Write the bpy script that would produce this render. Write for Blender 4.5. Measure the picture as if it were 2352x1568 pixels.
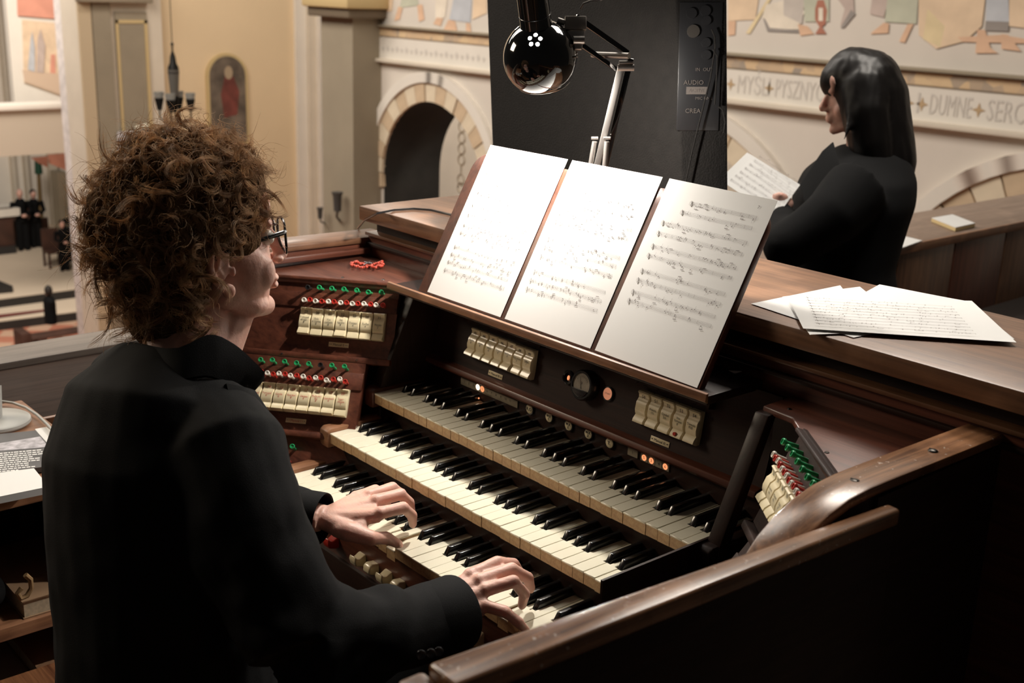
import bpy, bmesh, math, random
import numpy as np
from mathutils import Vector, Matrix, noise
from math import sin, cos, pi, radians as rad
random.seed(7); RNG = np.random.default_rng(11)
for o in list(bpy.data.objects): bpy.data.objects.remove(o)
SC = bpy.context.scene
COL = SC.collection

# ---------------------------------------------------------------- camera
CAM = np.array([1.77604, -1.20053, 1.66692])
CF = np.array([-0.72364449, 0.62804831, -0.28617123])
CR = np.array([0.64779067, 0.7611313, 0.03234804])
CU = np.array([-0.23813001, 0.16197057, 0.95763231])
FPX = 2728.41
cd = bpy.data.cameras.new('camera'); cam = bpy.data.objects.new('camera', cd); COL.objects.link(cam)
cd.sensor_width = 36; cd.lens = FPX / 2352 * 36; cd.clip_start = .05; cd.clip_end = 200
cam.matrix_world = Matrix(((CR[0], CU[0], -CF[0], CAM[0]), (CR[1], CU[1], -CF[1], CAM[1]),
                           (CR[2], CU[2], -CF[2], CAM[2]), (0, 0, 0, 1)))
cd.dof.use_dof = True; cd.dof.focus_distance = 1.85; cd.dof.aperture_fstop = 7.0
SC.camera = cam
# ---------------------------------------------------------------- world and lights
wd = bpy.data.worlds.new('church_air'); SC.world = wd; wd.use_nodes = True
wb = wd.node_tree.nodes['Background']; wb.inputs[0].default_value = (1, .90, .80, 1); wb.inputs[1].default_value = .02
def lamp(name, kind, loc, energy, col=(1, .92, .82), size=.3, to=None, shape=None, spot=None):
    l = bpy.data.lights.new(name, kind); l.energy = energy; l.color = col
    if kind == 'AREA':
        l.size = size
        if shape: l.shape = 'RECTANGLE'; l.size = shape[0]; l.size_y = shape[1]
    else: l.shadow_soft_size = size
    if spot: l.spot_size = spot; l.spot_blend = .6
    o = bpy.data.objects.new(name, l); COL.objects.link(o); o.location = loc
    if to is not None:
        o.rotation_euler = (Vector(to) - Vector(loc)).to_track_quat('-Z', 'Y').to_euler()
    return o
lamp('nave_light', 'AREA', (-6, 1.0, 6.5), 640, shape=(7, 4), to=(-6.5, 6, -1))
lamp('nave_light', 'AREA', (-13, 1.0, 6.5), 700, shape=(6, 4), to=(-14, 7, -1))
lamp('chancel_light', 'AREA', (-24, 5, 7), 2300, shape=(6, 5), to=(-29, 9, -6))
lamp('transept_light', 'POINT', (-16, 9.5, 5), 420, size=.5)
lamp('aisle_light', 'POINT', (-9, 11.2, 3.2), 420, size=.4)
lamp('aisle_light', 'POINT', (-4, 11.2, 3.2), 300, size=.4)
lamp('loft_light', 'AREA', (-2.2, -1.6, 2.5), 42, col=(1, .84, .64), shape=(1.0, .8), to=(.3, 0, .95))
lamp('loft_ceiling_light', 'AREA', (.2, 1.6, 3.3), 50, shape=(.9, .6), to=(.3, .3, 1))
SC.view_settings.view_transform = 'Standard'; SC.view_settings.look = 'None'
SC.view_settings.exposure = 0.0; SC.view_settings.gamma = 1.0; SC.view_settings.use_curve_mapping = False

# ---------------------------------------------------------------- helpers
def ray(u, v): return CF + CR * (u - 1176) / FPX - CU * (v - 784) / FPX
def pt(u, v, d): return CAM + ray(u, v) * d
def on(u, v, ax, val):
    D = ray(u, v); i = 'xyz'.index(ax)
    return CAM + D * ((val - CAM[i]) / D[i])

WM = {}
def reg(o, M): WM[o.name] = M
def setm(o, parent, M):
    o.parent = parent
    o.matrix_basis = (WM[parent.name].inverted() @ M) if parent else M
    reg(o, M)
def tag(o, label=None, cat=None, group=None, kind=None):
    if label: o['label'] = label
    if cat: o['category'] = cat
    if group: o['group'] = group
    if kind: o['kind'] = kind
    return o
def empty(name, loc, label=None, cat=None, group=None, kind=None, parent=None):
    o = bpy.data.objects.new(name, None); COL.objects.link(o); o.empty_display_size = .1
    setm(o, parent, Matrix.Translation(Vector(loc)))
    return tag(o, label, cat, group, kind)
def link(name, me, mats, parent=None, M=None, smooth=False, **kw):
    o = bpy.data.objects.new(name, me); COL.objects.link(o)
    if mats is not None and len(me.materials) == 0:
        for m in (mats if isinstance(mats, (list, tuple)) else [mats]): me.materials.append(m)
    setm(o, parent, M if M is not None else Matrix.Identity(4))
    return tag(o, **kw)

class MB:
    """collects faces in world space; build() links them as one mesh with its origin at the centre"""
    def __init__(s): s.v = []; s.f = []; s.m = []; s.T = None
    def add(s, vs, fs, mi=0):
        n = len(s.v)
        if s.T is not None: vs = [tuple(s.T @ Vector(p)) for p in vs]
        s.v += [tuple(float(c) for c in p) for p in vs]
        for f in fs: s.f.append(tuple(i + n for i in f)); s.m.append(mi)
        return s
    def box(s, x0, x1, y0, y1, z0, z1, mi=0):
        vs = [(x, y, z) for z in (z0, z1) for y in (y0, y1) for x in (x0, x1)]
        return s.add(vs, [(0, 2, 3, 1), (4, 5, 7, 6), (0, 1, 5, 4), (2, 6, 7, 3), (0, 4, 6, 2), (1, 3, 7, 5)], mi)
    def hexa(s, b, t, mi=0):   # two quads (lists of 4) joined
        return s.add(list(b) + list(t), [(3, 2, 1, 0), (4, 5, 6, 7), (0, 1, 5, 4), (1, 2, 6, 5), (2, 3, 7, 6), (3, 0, 4, 7)], mi)
    def prism(s, poly, a0, a1, ax='x', mi=0):   # poly 2D in the other two axes (order yz / xz / xy)
        n = len(poly)
        def w(p, a): return {'x': (a, p[0], p[1]), 'y': (p[0], a, p[1]), 'z': (p[0], p[1], a)}[ax]
        vs = [w(p, a0) for p in poly] + [w(p, a1) for p in poly]
        fs = [tuple(range(n - 1, -1, -1)), tuple(range(n, 2 * n))] + [(i, (i + 1) % n, (i + 1) % n + n, i + n) for i in range(n)]
        return s.add(vs, fs, mi)
    def tube(s, pts, r, n=10, mi=0, caps=True, sq=None):
        P = [Vector(p) for p in pts]; R = r if isinstance(r, (list, tuple)) else [r] * len(P)
        vs = []; fs = []; up = None
        for i, p in enumerate(P):
            t = (P[min(i + 1, len(P) - 1)] - P[max(i - 1, 0)]).normalized()
            if up is None:
                up = Vector((0, 0, 1)) if abs(t.z) < .9 else Vector((0, 1, 0))
            x = t.cross(up).normalized(); up = x.cross(t).normalized()
            rr = R[i] if isinstance(R[i], (tuple, list)) else (R[i], R[i])
            for k in range(n):
                a = 2 * pi * k / n; vs.append(tuple(p + x * (cos(a) * rr[0]) + up * (sin(a) * rr[1])))
        for i in range(len(P) - 1):
            for k in range(n):
                fs.append((i * n + k, i * n + (k + 1) % n, (i + 1) * n + (k + 1) % n, (i + 1) * n + k))
        if caps: fs += [tuple(range(n - 1, -1, -1)), tuple((len(P) - 1) * n + k for k in range(n))]
        return s.add(vs, fs, mi)
    def cyl(s, p0, p1, r0, r1=None, n=16, mi=0): return s.tube([p0, p1], [r0, r0 if r1 is None else r1], n, mi)
    def ell(s, c, r, n=16, m=10, mi=0, M=None):
        c = Vector(c); r = r if isinstance(r, (tuple, list)) else (r, r, r); vs = []; fs = []
        for j in range(m + 1):
            th = pi * j / m
            for k in range(n):
                a = 2 * pi * k / n; q = Vector((r[0] * sin(th) * cos(a), r[1] * sin(th) * sin(a), r[2] * cos(th)))
                if M is not None: q = M @ q
                vs.append(tuple(c + q))
        for j in range(m):
            for k in range(n): fs.append((j * n + k, (j + 1) * n + k, (j + 1) * n + (k + 1) % n, j * n + (k + 1) % n))
        return s.add(vs, fs, mi)
    def lathe(s, prof, c=(0, 0, 0), M=None, n=24, mi=0):   # prof: (r, h)
        vs = []; fs = []
        for (r, h) in prof:
            for k in range(n):
                a = 2 * pi * k / n; q = Vector((r * cos(a), r * sin(a), h))
                if M is not None: q = M @ q
                vs.append(tuple(Vector(c) + q))
        for j in range(len(prof) - 1):
            for k in range(n): fs.append((j * n + k, j * n + (k + 1) % n, (j + 1) * n + (k + 1) % n, (j + 1) * n + k))
        return s.add(vs, fs, mi)
    def torus(s, c, R0, r, M=None, n=20, m=8, mi=0):
        vs = []; fs = []
        for i in range(n):
            a = 2 * pi * i / n
            for k in range(m):
                b = 2 * pi * k / m; q = Vector(((R0 + r * cos(b)) * cos(a), (R0 + r * cos(b)) * sin(a), r * sin(b)))
                if M is not None: q = M @ q
                vs.append(tuple(Vector(c) + q))
        for i in range(n):
            for k in range(m): fs.append((i * m + k, ((i + 1) % n) * m + k, ((i + 1) % n) * m + (k + 1) % m, i * m + (k + 1) % m))
        return s.add(vs, fs, mi)
    def poly(s, pts, mi=0): return s.add(pts, [tuple(range(len(pts)))], mi)
    def mesh(s, name, bev=0, seg=2, smooth=False, clean=True, center=True, ang=30):
        V = np.array(s.v, dtype=float)
        c = (V.min(0) + V.max(0)) / 2 if center else np.zeros(3)
        me = bpy.data.meshes.new(name); me.from_pydata([tuple(p) for p in (V - c)], [], s.f)
        for p, m in zip(me.polygons, s.m): p.material_index = m
        bm = bmesh.new(); bm.from_mesh(me)
        if clean:
            bmesh.ops.remove_doubles(bm, verts=bm.verts, dist=1e-6)
            bmesh.ops.recalc_face_normals(bm, faces=bm.faces)
        if bev:
            es = [e for e in bm.edges if len(e.link_faces) == 2 and e.calc_face_angle(0) > rad(ang)]
            bmesh.ops.bevel(bm, geom=es, offset=bev, segments=seg, affect='EDGES', profile=.5, clamp_overlap=True)
        bm.to_mesh(me); bm.free()
        if smooth or bev:
            me.polygons.foreach_set('use_smooth', [True] * len(me.polygons))
            if hasattr(me, 'set_sharp_from_angle'): me.set_sharp_from_angle(angle=rad(40))
        me.update()
        return me, c
    def build(s, name, mats, parent=None, bev=0, seg=2, smooth=False, clean=True, ang=30, **kw):
        me, c = s.mesh(name, bev, seg, smooth, clean, ang=ang)
        return link(name, me, mats, parent, Matrix.Translation(Vector(c)), **kw)

def frame(O, e1, e2, n=None):
    e1 = Vector(e1).normalized(); e2 = Vector(e2); e2 = (e2 - e1 * e2.dot(e1)).normalized()
    n = e1.cross(e2)
    M = Matrix.Identity(4)
    for i in range(3): M[i][0] = e1[i]; M[i][1] = e2[i]; M[i][2] = n[i]; M[i][3] = O[i]
    return M
def aimz(c, d, up=(0, 1, .1)):   # local +z along d
    z = Vector(d).normalized(); x = Vector(up).cross(z).normalized(); y = z.cross(x)
    M = Matrix.Identity(4)
    for i in range(3): M[i][0] = x[i]; M[i][1] = y[i]; M[i][2] = z[i]; M[i][3] = c[i]
    return M

def FB(Mf): b = MB(); b.T = Mf; return b
TXT = {}
def text_mesh(st, size, align='CENTER', bold=0.0, sx=1.0):
    k = (st, round(size, 5), align, bold, sx)
    if k in TXT: return TXT[k]
    cu = bpy.data.curves.new('lettering', 'FONT'); cu.body = st; cu.size = size; cu.align_x = align; cu.align_y = 'CENTER'
    cu.offset = bold; cu.resolution_u = 2; cu.space_line = .85
    ob = bpy.data.objects.new('lettering_tmp', cu)
    me = bpy.data.meshes.new_from_object(ob); me.name = 'lettering'
    if sx != 1.0: me.transform(Matrix.Diagonal((sx, 1, 1, 1)))
    bpy.data.objects.remove(ob); bpy.data.curves.remove(cu)
    me.materials.clear()
    TXT[k] = me
    return me
def lettering(st, size, mat, parent, M, align='CENTER', bold=0.0, sx=1.0, name='lettering'):
    me = text_mesh(st, size, align, bold, sx)
    if len(me.materials) and me.materials[0] is not mat: me = me.copy(); me.materials.clear()
    return link(name, me, mat, parent, M)

def evalmesh(me, mods, name):
    ob = bpy.data.objects.new('tmp', me); COL.objects.link(ob)
    for t, kw in mods:
        md = ob.modifiers.new(t, t)
        for k, v in kw.items(): setattr(md, k, v)
    bpy.context.view_layer.update()
    dg = bpy.context.evaluated_depsgraph_get()
    out = bpy.data.meshes.new_from_object(ob.evaluated_get(dg)); out.name = name
    bpy.data.objects.remove(ob); bpy.data.meshes.remove(me)
    return out
def blob(mb, name, voxel=.005, smooth=6, fac=.5):
    me, c = mb.mesh(name, clean=False, center=False)
    out = evalmesh(me, [('REMESH', dict(mode='VOXEL', voxel_size=voxel, adaptivity=0)), ('SMOOTH', dict(factor=fac, iterations=smooth))], name)
    out.polygons.foreach_set('use_smooth', [True] * len(out.polygons))
    return out
def recenter(me):
    n = len(me.vertices); V = np.empty(n * 3); me.vertices.foreach_get('co', V); V = V.reshape(-1, 3)
    c = (V.min(0) + V.max(0)) / 2; V -= c; me.vertices.foreach_set('co', V.ravel()); me.update(); return c
def displace(me, fn):
    n = len(me.vertices); V = np.empty(n * 3); N = np.empty(n * 3)
    me.vertices.foreach_get('co', V); me.vertices.foreach_get('normal', N); V = V.reshape(-1, 3); N = N.reshape(-1, 3)
    for i in range(n): V[i] += N[i] * fn(V[i], N[i])
    me.vertices.foreach_set('co', V.ravel()); me.update()

# ---------------------------------------------------------------- materials
def srgb(r, g, b):
    f = lambda c: (c / 255 / 12.92) if c / 255 <= .04045 else ((c / 255 + .055) / 1.055) ** 2.4
    return (f(r), f(g), f(b))
def mat(name, col, rough=.5, metal=0, spec=.5, var=0, vscale=20, bump=0, bscale=80, coat=0, emit=None, es=0, trans=0, sheen=0, sub=0, alpha=1, detail=4):
    m = bpy.data.materials.new(name); m.use_nodes = True; nt = m.node_tree; p = nt.nodes['Principled BSDF']
    p.inputs['Base Color'].default_value = (*col, 1); p.inputs['Roughness'].default_value = rough; p.inputs['Metallic'].default_value = metal
    p.inputs['Specular IOR Level'].default_value = spec; p.inputs['Coat Weight'].default_value = coat
    if trans: p.inputs['Transmission Weight'].default_value = trans
    if sheen: p.inputs['Sheen Weight'].default_value = sheen
    if sub: p.inputs['Subsurface Weight'].default_value = sub; p.inputs['Subsurface Radius'].default_value = (.012, .005, .003); p.inputs['Subsurface Scale'].default_value = 1
    if emit: p.inputs['Emission Color'].default_value = (*emit, 1); p.inputs['Emission Strength'].default_value = es
    if alpha < 1: p.inputs['Alpha'].default_value = alpha
    if var or bump:
        tc = nt.nodes.new('ShaderNodeTexCoord')
    if var:
        nz = nt.nodes.new('ShaderNodeTexNoise'); nz.inputs['Scale'].default_value = vscale; nz.inputs['Detail'].default_value = detail
        nt.links.new(tc.outputs['Object'], nz.inputs['Vector'])
        rp = nt.nodes.new('ShaderNodeValToRGB'); rp.color_ramp.elements[0].position = .3; rp.color_ramp.elements[1].position = .7
        rp.color_ramp.elements[0].color = (*[c * (1 - var) for c in col], 1); rp.color_ramp.elements[1].color = (*[min(1, c * (1 + var)) for c in col], 1)
        nt.links.new(nz.outputs['Fac'], rp.inputs['Fac']); nt.links.new(rp.outputs['Color'], p.inputs['Base Color'])
    if bump:
        nb = nt.nodes.new('ShaderNodeTexNoise'); nb.inputs['Scale'].default_value = bscale; nb.inputs['Detail'].default_value = 5
        nt.links.new(tc.outputs['Object'], nb.inputs['Vector'])
        bp = nt.nodes.new('ShaderNodeBump'); bp.inputs['Strength'].default_value = bump; bp.inputs['Distance'].default_value = .01
        nt.links.new(nb.outputs['Fac'], bp.inputs['Height']); nt.links.new(bp.outputs['Normal'], p.inputs['Normal'])
    return m
def wood(name, c1, c2, rough=.4, along='x', scale=1.0, coat=.2, bump=.15, streak=1.0, wear=0, spec=.5, specks=0):
    m = bpy.data.materials.new(name); m.use_nodes = True; nt = m.node_tree; L = nt.links; p = nt.nodes['Principled BSDF']
    tc = nt.nodes.new('ShaderNodeTexCoord'); mp = nt.nodes.new('ShaderNodeMapping')
    s = {'x': (1.5, 30, 30), 'y': (30, 1.5, 30), 'z': (30, 30, 1.5)}[along]
    mp.inputs['Scale'].default_value = tuple(k * scale for k in s); L.new(tc.outputs['Object'], mp.inputs['Vector'])
    n1 = nt.nodes.new('ShaderNodeTexNoise'); n1.inputs['Scale'].default_value = 1.6; n1.inputs['Detail'].default_value = 8; n1.inputs['Distortion'].default_value = .8 * streak
    n1.inputs['Roughness'].default_value = .65
    L.new(mp.outputs[0], n1.inputs['Vector'])
    n2 = nt.nodes.new('ShaderNodeTexNoise'); n2.inputs['Scale'].default_value = 7; n2.inputs['Detail'].default_value = 6
    L.new(mp.outputs[0], n2.inputs['Vector'])
    mx = nt.nodes.new('ShaderNodeMath'); mx.operation = 'MULTIPLY_ADD'; mx.inputs[1].default_value = .35; 
    L.new(n2.outputs['Fac'], mx.inputs[0]); L.new(n1.outputs['Fac'], mx.inputs[2])
    rp = nt.nodes.new('ShaderNodeValToRGB'); e = rp.color_ramp.elements; e[0].position = .45; e[1].position = .9
    e[0].color = (*c1, 1); e[1].color = (*c2, 1)
    L.new(mx.outputs[0], rp.inputs['Fac']); colout = rp.outputs['Color']
    n3 = nt.nodes.new('ShaderNodeTexNoise'); n3.inputs['Scale'].default_value = 9; n3.inputs['Detail'].default_value = 7; L.new(tc.outputs['Object'], n3.inputs['Vector'])
    if wear:
        rw = nt.nodes.new('ShaderNodeValToRGB'); rw.color_ramp.elements[0].position = .52; rw.color_ramp.elements[1].position = .68
        L.new(n3.outputs['Fac'], rw.inputs['Fac'])
        mm = nt.nodes.new('ShaderNodeMixRGB'); mm.inputs['Color2'].default_value = (*[min(1, c * 2.0 + .02) for c in c2], 1)
        ml = nt.nodes.new('ShaderNodeMath'); ml.operation = 'MULTIPLY'; ml.inputs[1].default_value = wear
        L.new(rw.outputs['Color'], ml.inputs[0]); L.new(ml.outputs[0], mm.inputs['Fac']); L.new(colout, mm.inputs['Color1']); colout = mm.outputs['Color']
    if specks:
        ns = nt.nodes.new('ShaderNodeTexNoise'); ns.inputs['Scale'].default_value = 140; ns.inputs['Detail'].default_value = 2; L.new(tc.outputs['Object'], ns.inputs['Vector'])
        rs = nt.nodes.new('ShaderNodeValToRGB'); rs.color_ramp.elements[0].position = .70; rs.color_ramp.elements[1].position = .74; L.new(ns.outputs['Fac'], rs.inputs['Fac'])
        ms = nt.nodes.new('ShaderNodeMixRGB'); ms.inputs['Color2'].default_value = (.62, .52, .44, 1); mk = nt.nodes.new('ShaderNodeMath'); mk.operation = 'MULTIPLY'; mk.inputs[1].default_value = specks
        L.new(rs.outputs['Color'], mk.inputs[0]); L.new(mk.outputs[0], ms.inputs['Fac']); L.new(colout, ms.inputs['Color1']); colout = ms.outputs['Color']
    L.new(colout, p.inputs['Base Color'])
    rr = nt.nodes.new('ShaderNodeMapRange'); rr.inputs['To Min'].default_value = max(.05, rough - .12); rr.inputs['To Max'].default_value = rough + .15
    L.new(n3.outputs['Fac'], rr.inputs['Value']); L.new(rr.outputs[0], p.inputs['Roughness'])
    p.inputs['Coat Weight'].default_value = coat; p.inputs['Coat Roughness'].default_value = .25; p.inputs['Specular IOR Level'].default_value = spec
    bp = nt.nodes.new('ShaderNodeBump'); bp.inputs['Strength'].default_value = bump; bp.inputs['Distance'].default_value = .002
    L.new(mx.outputs[0], bp.inputs['Height']); L.new(bp.outputs['Normal'], p.inputs['Normal'])
    return m
M = {}
for ax in 'xyz':
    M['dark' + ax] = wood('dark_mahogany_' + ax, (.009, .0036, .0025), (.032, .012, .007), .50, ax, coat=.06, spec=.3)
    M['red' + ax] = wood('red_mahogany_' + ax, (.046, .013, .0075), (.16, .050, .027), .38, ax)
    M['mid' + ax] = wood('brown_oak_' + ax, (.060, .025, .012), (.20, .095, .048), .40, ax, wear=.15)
M['topx'] = wood('worn_walnut_top', (.105, .047, .024), (.27, .135, .070), .42, 'x', wear=.25)
M['raily'] = wood('worn_polished_rail', (.055, .020, .009), (.36, .170, .078), .24, 'y', wear=.25, coat=.35, streak=1.8, specks=.8)
M['orange'] = wood('worn_orange_edge', (.14, .055, .025), (.33, .16, .08), .45, 'x', wear=.3)
M['orangey'] = wood('worn_orange_edge_y', (.14, .055, .025), (.33, .16, .08), .45, 'y', wear=.3)
M['ivory'] = mat('ivory', srgb(236, 230, 208), .32, var=.07, vscale=9, coat=.3)
M['keywood'] = wood('key_wood', srgb(168, 132, 92), srgb(206, 172, 128), .55, 'y', scale=2)
M['ebony'] = mat('ebony', (.006, .006, .0065), .22, coat=.4)
M['tab'] = mat('tab_ivory', srgb(226, 212, 176), .30, var=.08, vscale=25, coat=.5)
M['ink'] = mat('black_print', (.02, .018, .018), .6)
M['redink'] = mat('red_print', srgb(190, 60, 50), .6)
M['notes'] = mat('printed_notes', (.17, .14, .135), .8)
M['green'] = mat('green_bakelite', srgb(36, 150, 92), .35, coat=.3)
M['redp'] = mat('red_bakelite', srgb(186, 52, 42), .35, coat=.3)
M['whitep'] = mat('white_bakelite', srgb(232, 226, 216), .35, coat=.3)
M['blackp'] = mat('black_bakelite', (.012, .012, .013), .3, coat=.3)
M['brass'] = mat('old_brass', (.45, .33, .16), .35, 1)
M['steel'] = mat('polished_steel', (.62, .60, .57), .22, 1)
M['satin'] = mat('satin_steel', (.36, .34, .32), .36, .85)
M['dsteel'] = mat('dark_screw', (.05, .045, .04), .35, 1)
M['gloss'] = mat('black_enamel', (.004, .004, .004), .08, coat=1)
M['paper'] = mat('white_paper', (.76, .755, .74), .75, var=.02, vscale=6)
M['glow'] = mat('lit_orange_lamp', (.9, .4, .2), .5, emit=(1, .36, .15), es=.9)
M['glow2'] = mat('lit_lamp_white', (.9, .7, .5), .5, emit=(1, .72, .5), es=2.6)
M['bulb'] = mat('lamp_light', (1, 1, 1), .5, emit=(1, .96, .9), es=25)
M['skin'] = mat('skin', srgb(218, 172, 156), .48, var=.10, vscale=28, sub=.25, bump=.10, bscale=260)
M['nail'] = mat('fingernail', srgb(222, 170, 150), .28)
M['suit'] = mat('black_wool', (.0036, .0036, .004), .85, spec=.2, bump=.15, bscale=900)
M['glassf'] = mat('black_glasses_frame', (.006, .006, .007), .2, coat=.6)
M['lens'] = mat('clear_lens', (.9, .9, .9), .03, alpha=.10)

# ================================================================ the church
def S(o, label=None): o['kind'] = 'structure'; return o
plaster = mat('cream_plaster', srgb(214, 204, 192), .85, var=.05, vscale=1.2)
yellow = mat('yellow_plaster', srgb(224, 200, 164), .85, var=.04, vscale=.6)
greyst = mat('grey_stone', srgb(150, 138, 118), .8, var=.06, vscale=2)
lightst = mat('pale_stone', srgb(212, 200, 182), .8, var=.05, vscale=2)
whitep = mat('white_plaster', srgb(226, 218, 206), .8, var=.03, vscale=2)
gold = mat('gilded_line', srgb(200, 176, 128), .6)
darkst = mat('shaded_soffit_stone', (.018, .016, .013), .9, var=.3, vscale=3)  # shade under the arches is put into this near-black colour
vous = [mat('tan_voussoir', srgb(200, 176, 146), .85, var=.12, vscale=5), mat('cream_voussoir', srgb(218, 202, 176), .85, var=.08, vscale=5)]
NY = 8.0
ARCH = [(-10.52, -.85, 1.45), (-6.34, -1.27, 1.90), (-2.18, -1.27, 1.90)]     # centre x, centre z, outer radius
RW, RV = .13, .24
nw = MB(); TOPZ, BOTZ, XR, XL = 7.0, -7.0, 6.0, -12.35
edges = [XL]
for (cx, cz, ro) in ARCH:
    ri = ro - RW - RV; n = 28
    t = np.linspace(pi, 0, n + 1); ax = cx + ri * np.cos(t); az = cz + ri * np.sin(t)
    x0, x1 = ax[0], ax[-1]
    nw.add([(edges[-1], NY, BOTZ), (x0, NY, BOTZ), (x0, NY, TOPZ), (edges[-1], NY, TOPZ)], [(0, 1, 2, 3)])
    for i in range(n): nw.add([(ax[i], NY, az[i]), (ax[i + 1], NY, az[i + 1]), (ax[i + 1], NY, TOPZ), (ax[i], NY, TOPZ)], [(0, 1, 2, 3)])
    edges.append(x1)
nw.add([(edges[-1], NY, BOTZ), (XR, NY, BOTZ), (XR, NY, TOPZ), (edges[-1], NY, TOPZ)], [(0, 1, 2, 3)])
nw.add([(XL, NY, BOTZ), (XL, NY + .9, BOTZ), (XL, NY + .9, TOPZ), (XL, NY, TOPZ)], [(0, 1, 2, 3)])
NW = S(nw.build('wall_nave', plaster))
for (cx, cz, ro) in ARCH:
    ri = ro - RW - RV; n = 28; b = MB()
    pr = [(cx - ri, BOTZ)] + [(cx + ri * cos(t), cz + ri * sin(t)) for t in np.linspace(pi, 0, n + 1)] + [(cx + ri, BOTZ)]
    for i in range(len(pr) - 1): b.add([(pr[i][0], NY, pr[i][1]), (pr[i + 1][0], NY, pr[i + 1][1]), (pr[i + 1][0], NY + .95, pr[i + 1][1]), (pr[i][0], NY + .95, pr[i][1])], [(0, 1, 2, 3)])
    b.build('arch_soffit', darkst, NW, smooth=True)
    b = MB(); n = 40; t = np.linspace(pi + .25, -.25, n + 1)
    for i in range(n):
        q = [(cx + r_ * cos(a), cz + r_ * sin(a)) for r_, a in ((ro - RW, t[i]), (ro, t[i]), (ro, t[i + 1]), (ro - RW, t[i + 1]))]
        b.hexa([(x, NY + .02, z) for x, z in q], [(x, NY - .07, z) for x, z in q])
    b.build('archivolt', whitep, NW, smooth=True)
    nv = 19 if ro < 1.6 else 21; t = np.linspace(pi + .15, -.15, nv + 1)
    for i in range(nv):
        g = .006; b = MB(); m_ = 3
        for k in range(m_):
            a0 = t[i] + (t[i + 1] - t[i]) * (k / m_) - (g if k == 0 else 0); a1 = t[i] + (t[i + 1] - t[i]) * ((k + 1) / m_) + (g if k == m_ - 1 else 0)
            q = [(cx + r_ * cos(a), cz + r_ * sin(a)) for r_, a in ((ri, a0), (ri + RV, a0), (ri + RV, a1), (ri, a1))]
            b.hexa([(x, NY + .02, z) for x, z in q], [(x, NY - .035 - .006 * (i % 3), z) for x, z in q])
        b.build('voussoir', vous[i % 2], NW)
# string-course band with the inscription
MB().box(XL, XR, NY - .03, NY, .70, .97).build('inscription_band', whitep, NW)
MB().box(XL, XR, NY - .10, NY, .655, .70).build('band_moulding', lightst, NW, bev=.01)
MB().box(XL, XR, NY - .08, NY, 1.10, 1.13).build('band_moulding', greyst, NW, bev=.01)
mos = bpy.data.materials.new('mosaic_border'); mos.use_nodes = True; nt = mos.node_tree; pb = nt.nodes['Principled BSDF']; pb.inputs['Roughness'].default_value = .8
tc = nt.nodes.new('ShaderNodeTexCoord'); vo = nt.nodes.new('ShaderNodeTexVoronoi'); vo.inputs['Scale'].default_value = 9; nt.links.new(tc.outputs['Object'], vo.inputs['Vector'])
rp = nt.nodes.new('ShaderNodeValToRGB'); e = rp.color_ramp.elements; e[0].color = (*srgb(150, 140, 130), 1); e[1].color = (*srgb(216, 190, 150), 1); x_ = e.new(.5); x_.color = (*srgb(206, 176, 140), 1)
nt.links.new(vo.outputs['Color'], rp.inputs['Fac']); nt.links.new(rp.outputs['Color'], pb.inputs['Base Color'])
MB().box(XL, XR, NY - .025, NY, .99, 1.09).build('mosaic_strip', mos, NW)
inkb = mat('faded_letter_paint', srgb(206, 198, 188), .85); star = mat('ochre_star_paint', srgb(186, 158, 122), .85)
WF = frame((0, NY - .034, 0), (1, 0, 0), (0, 0, 1))
def wtext(stg, u0, v0, u1, v1, size):
    a, c = on(u0, v0, 'y', NY), on(u1, v1, 'y', NY)
    me = text_mesh(stg, size, 'LEFT'); xs = [v.co.x for v in me.vertices]; sx = (c[0] - a[0]) / (max(xs) - min(xs))
    lettering(stg, size, inkb, NW, WF @ Matrix.Translation((a[0], .835, 0)) @ Matrix.Diagonal((sx, 1, 1, 1)), 'LEFT', name='inscription')
wtext('MYŚLI', 1697, 200, 1770, 208, .24); wtext('PYSZNYCH', 1784, 208, 1912, 222, .24); wtext('I', 2107, 238, 2112, 240, .24)
wtext('DUMNE', 2138, 244, 2234, 254, .24); wtext('SERCA', 2270, 258, 2385, 272, .24)
for u, v in ((1683, 198), (1771, 208), (2091, 236), (2122, 241), (2252, 256)):
    p = on(u, v, 'y', NY); b = MB(); b.T = WF; b.poly([(p[0] + r_ * cos(a), .835 + r_ * sin(a), 0) for a, r_ in [(k * pi / 4, .06 if k % 2 == 0 else .022) for k in range(8)]]); b.build('star_ornament', star, NW)
b = MB(); b.T = WF
for k in range(26):
    x = -12.1 + k * .105; b.poly([(x - .035, .835, 0), (x, .79, 0), (x + .035, .835, 0), (x, .88 - .03 * (k % 2), 0)])
b.build('painted_ornament', inkb, NW)
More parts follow.
